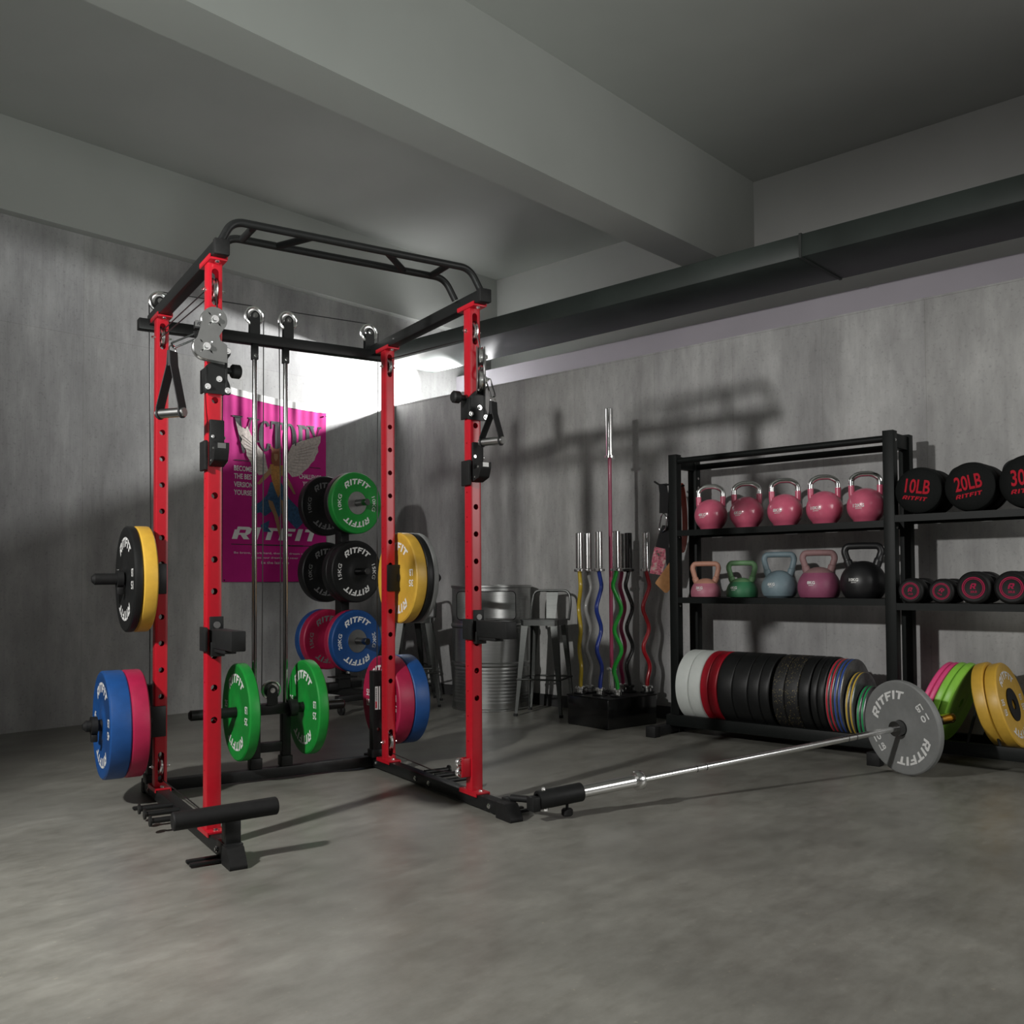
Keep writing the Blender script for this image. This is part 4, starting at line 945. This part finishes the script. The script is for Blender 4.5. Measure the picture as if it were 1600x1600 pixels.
# ------------------------------------------------------------------ soft round bags
def bag(label, y, R, txt, rot, L=.27):
    X = face((4.932 + L / 2, y, 1.2625 + R), (-1, 0, 0), rot)
    t = thing('round_weight_bag', label, 'weight bag', mat=X, group='round black weight bags on the upper right tier')
    h = L / 2
    part('bag_body', 'glove', lambda m: m.lathe([(0, h), (R * .5, h + .002), (R * .86, h - .003), (R * .95, h - .012), (R * .985, h - .030), (R, h - .05), (R * .99, h - .068), (R * .965, h - .072), (R * .99, h - .077), (R, 0), (R * .99, -h + .077), (R * .965, -h + .072), (R * .99, -h + .068), (R, -h + .05), (R * .95, -h + .012), (R * .86, -h + .003), (0, -h)], seg=64), t)
    Xr = Matrix.Rotation(-rot, 4, 'Z')
    part('strap_handle', 'webbing', lambda m: m.tube([Xr @ Vector((-(R * cos(k) + .0 + .018 * sin(pi * (k - .15) / .95)), R * sin(k) + .018 * sin(pi * (k - .15) / .95), 0)) for k in [.15 + .95 * q / 12 for q in range(13)]], .010, 8), t)
    def tx(m):
        g = glyphs(txt, .02); block_text(m, g, R * .60, (0, R * .16), 0, h + .004, fit=R * 1.02)
        block_text(m, LOGO, R * .16, (-.006, -R * .34), 0, h + .004, fit=R * 1.02)
    part('lettering', 'red_print', tx, t)
bag('round black weight bag marked 10LB in red beside the shelf post', 1.722, .122, '10LB', radians(-9))
bag('round black weight bag marked 20LB in red, tilted slightly upward', 1.474, .124, '20LB', radians(9))
bag('round black weight bag marked 30LB in red at the right edge', 1.215, .131, '30LB', radians(4))
# ------------------------------------------------------------------ dumbbells
def dumbbell(label, y, R, txt, rot, zt=.8045):
    L = .255 if R > .07 else .235; hl = .085
    X = face((4.932 + L / 2, y, zt + R), (-1, 0, 0), rot)
    t = thing('dumbbell', label, 'dumbbell', mat=X, group='round dumbbells on the middle right tier')
    h = L / 2
    for s in (1, -1):
        hd = part('head', 'blackr', lambda m: m.lathe([(0, s * h), (R * .80, s * h), (R * .84, s * (h + .002)), (R * .93, s * (h - .002)), (R, s * (h - .012)), (R, s * (h - hl + .010)), (R * .90, s * (h - hl)), (0, s * (h - hl))], seg=56), t)
        if s > 0:
            def rg(m):
                for r0, r1 in ((.52, .56), (.60, .66)):
                    m.lathe([(R * r0, h + .0005), (R * r1, h + .0005), (R * r1, h + .0018), (R * r0, h + .0018)], seg=56, closed=True)
                put(m, LOGO_R, lambda x, y_: (x * R * .34, y_ * R * .34 + R * .10, h + .0016))
                block_text(m, glyphs(txt, .03), R * .14, (0, -R * .24), 0, h + .0016)
            part('face_print', 'pink_print', rg, hd)
    part('handle', 'satin', lambda m: m.cyl((0, 0, -h + hl - .01), (0, 0, h - hl + .01), .015, 20), t)
dumbbell('small round dumbbell with pink R mark, nearest the shelf post', 1.766, .0655, '10LB', radians(2))
dumbbell('small round dumbbell with its pink R mark turned sideways', 1.615, .0635, '10LB', radians(-28))
dumbbell('large round 20LB dumbbell with pink R mark, right of the small ones', 1.463, .081, '20LB', radians(2))
dumbbell('large round 20LB dumbbell with pink R mark, third large from right edge', 1.292, .081, '20LB', radians(0))
bpy.data.objects['dumbbell.003']['label'] = 'large round 20LB dumbbell with pink R mark, at the right edge of the photo'
# ------------------------------------------------------------------ straps hanging at the shelf's left post
def ribbon(m, pts, w, th, wd):
    """flat strap along pts, width direction wd"""
    wd = Vector(wd).normalized(); n = len(pts); V = []; F = []
    for i, p in enumerate(pts):
        p = Vector(p); a = Vector(pts[max(0, i - 1)]); b = Vector(pts[min(n - 1, i + 1)]); tn = (b - a).normalized()
        k = tn.cross(wd).normalized(); u = k.cross(tn).normalized(); ww = w[i] if isinstance(w, (list, tuple)) else w
        V += [p + u * ww / 2 + k * th / 2, p - u * ww / 2 + k * th / 2, p - u * ww / 2 - k * th / 2, p + u * ww / 2 - k * th / 2]
    for i in range(n - 1):
        for k in range(4): F.append((i * 4 + k, i * 4 + (k + 1) % 4, i * 4 + 4 + (k + 1) % 4, i * 4 + 4 + k))
    F += [(0, 1, 2, 3), (4 * n - 4, 4 * n - 3, 4 * n - 2, 4 * n - 1)]
    m.add(V, F)
VD = Vector((.74, -.67, 0))     # roughly square to the view
t = thing('carabiner_strap', 'black strap with dark metal carabiner hanging from the side hook of the shelf', 'strap', (4.99, 3.30, 1.53))
part('webbing', 'webbing', lambda m: ribbon(m, [(0, .004, .012), (0, -.005, -.05), (-.004, -.004, -.175)], .055, .004, VD), t)
part('carabiner', 'dchrome', lambda m: m.tube(smooth_path([(0, .0, -.17), (0, -.024, -.20), (.0, -.016, -.275), (0, .018, -.300), (0, .034, -.275), (0, .016, -.19), (0, 0, -.17)], .012, 4), .0045, 8), t)
t = thing('floral_cuff', 'pink floral padded cuff hanging below the carabiner at the shelf post', 'gym strap', (5.003, 3.300, 1.235))
part('black_pad', 'webbing', lambda m: ribbon(m, [(0, .0, .045), (0, .006, -.02), (0, .022, -.10)], (.028, .070, .085), .010, VD), t)
part('floral_pad', 'floral', lambda m: ribbon(m, [(-.006, .022, -.098), (-.006, .040, -.16), (-.006, .068, -.262)], (.088, .086, .078), .014, VD), t)
part('edge_strap', 'webbing', lambda m: ribbon(m, [(-.010, .056, -.09), (-.010, .098, -.255)], .010, .012, VD), t)
t = thing('leather_pad', 'tan leather pad hanging at the left of the shelf below the floral cuff', 'leather pad', (5.003, 3.262, 1.08))
part('strap', 'webbing', lambda m: ribbon(m, [(0, .005, .06), (0, .006, -.03), (0, .012, -.09)], (.05, .045, .010), .005, VD), t)
part('pad', 'leather', lambda m: m.prism(rnd([(.010, .015), (.026, -.125), (-.022, -.185), (-.088, -.120), (-.082, -.108)], .012, 3), -.004, .004, Matrix(((VD.x, 0, -VD.y * -1, -.006), (VD.y, 0, VD.x * 1, .004), (0, 1, 0, -.045), (0, 0, 0, 1)))), t)
def loop(name, label, mat, c, w, h, sw, group=None):
    t = thing(name, label, 'resistance band', c, group=group)
    pts = [(w * sin(k * pi / 16) * (1 - .25 * cos(k * pi / 16)), -w * .55 * sin(k * pi / 16), -h / 2 + h / 2 * cos(k * pi / 16)) for k in range(32)]
    m = MB(); 
    for i in range(32):
        a = Vector(pts[i]); b = Vector(pts[(i + 1) % 32]); ux = Vector((.3 * sw / 2, sw / 2, 0)); nn = (b - a).cross(ux).normalized() * .002
        m.add([a - ux - nn, a + ux - nn, b + ux - nn, b - ux - nn, a - ux + nn, a + ux + nn, b + ux + nn, b - ux + nn], [(0, 1, 2, 3), (4, 5, 6, 7), (0, 3, 7, 4), (1, 2, 6, 5)])
    m.build('loop', mat, t); return t
loop('resistance_band', 'orange resistance band loop hanging behind the left shelf post', 'orange', (5.125, 3.262, 1.55), .028, .44, .045, 'band loops by the left shelf post')
loop('resistance_band', 'black resistance band loop hanging beside the orange one', 'webbing', (5.045, 3.262, 1.542), .022, .38, .045, 'band loops by the left shelf post')
# ------------------------------------------------------------------ lights
def area(name, loc, target, size, power, col=(1, 1, 1), sy=None, spread=180):
    l = bpy.data.lights.new(name, 'AREA'); l.energy = power; l.color = col; l.size = size; l.shape = 'RECTANGLE' if sy else 'SQUARE'
    if sy: l.size_y = sy
    l.spread = radians(spread)
    o = bpy.data.objects.new(name, l); COL.objects.link(o); o.location = loc
    o.rotation_euler = (Vector(target) - Vector(loc)).to_track_quat('-Z', 'Y').to_euler(); return o
def spot(name, loc, target, power, angle, blend, rad, col=(1, 1, 1)):
    l = bpy.data.lights.new(name, 'SPOT'); l.energy = power; l.spot_size = radians(angle); l.spot_blend = blend; l.shadow_soft_size = rad; l.color = col
    o = bpy.data.objects.new(name, l); COL.objects.link(o); o.location = loc
    o.rotation_euler = (Vector(target) - Vector(loc)).to_track_quat('-Z', 'Y').to_euler(); return o
spot('key_softbox', (-.6, 2.65, 2.3), (2.4, 2.70, .66), 540, 86, .55, .07, (1, .985, .96))
area('right_softbox', (4.0, -1.5, 1.95), (3.2, 2.0, .3), 1.5, 52, (1, .985, .96), 1.5)
area('rear_fill', (1.2, -3.2, 3.1), (2.2, 3.2, 1.4), 2.4, 9, (1, .99, .97), 1.4)  # added panel behind the camera, gives the chrome something bright to reflect
spot('beam_fill', (.3, .6, .9), (1.9, 3.0, 3.2), 250, 72, 1.0, .25, (.94, 1, .955))  # added fill that lifts the beam face and ceiling, not a room fixture
spot('corner_lamp', (6.00, 5.98, 2.74), (3.6, 6.35, 2.60), 1200, 76, .6, .03, (1, 1, 1))
area('corner_glow', (5.95, 5.75, 2.66), (5.3, 6.3, 2.8), .25, 8, (1, 1, 1))
wd = bpy.data.worlds.new('World'); SC.world = wd; wd.use_nodes = True
wd.node_tree.nodes['Background'].inputs[0].default_value = (.5, .53, .5, 1); wd.node_tree.nodes['Background'].inputs[1].default_value = .03
# ------------------------------------------------------------------ camera
cd = bpy.data.cameras.new('camera'); cam = bpy.data.objects.new('camera', cd); COL.objects.link(cam)
cd.sensor_width = 36; cd.lens = 1466.238 / 1600 * 36; cd.shift_y = 65.77 / 1600; cd.clip_start = .05
cam.matrix_world = Matrix.Translation((0, 0, .93)) @ Matrix.Rotation(-.82595, 4, 'Z') @ Matrix.Rotation(pi / 2 + .02955, 4, 'X') @ Matrix.Rotation(-.00671, 4, 'Z')
SC.camera = cam
SC.view_settings.view_transform = 'Standard'; SC.view_settings.look = 'None'; SC.view_settings.gamma = 1; SC.view_settings.use_curve_mapping = False
SC.view_settings.exposure = -0.08
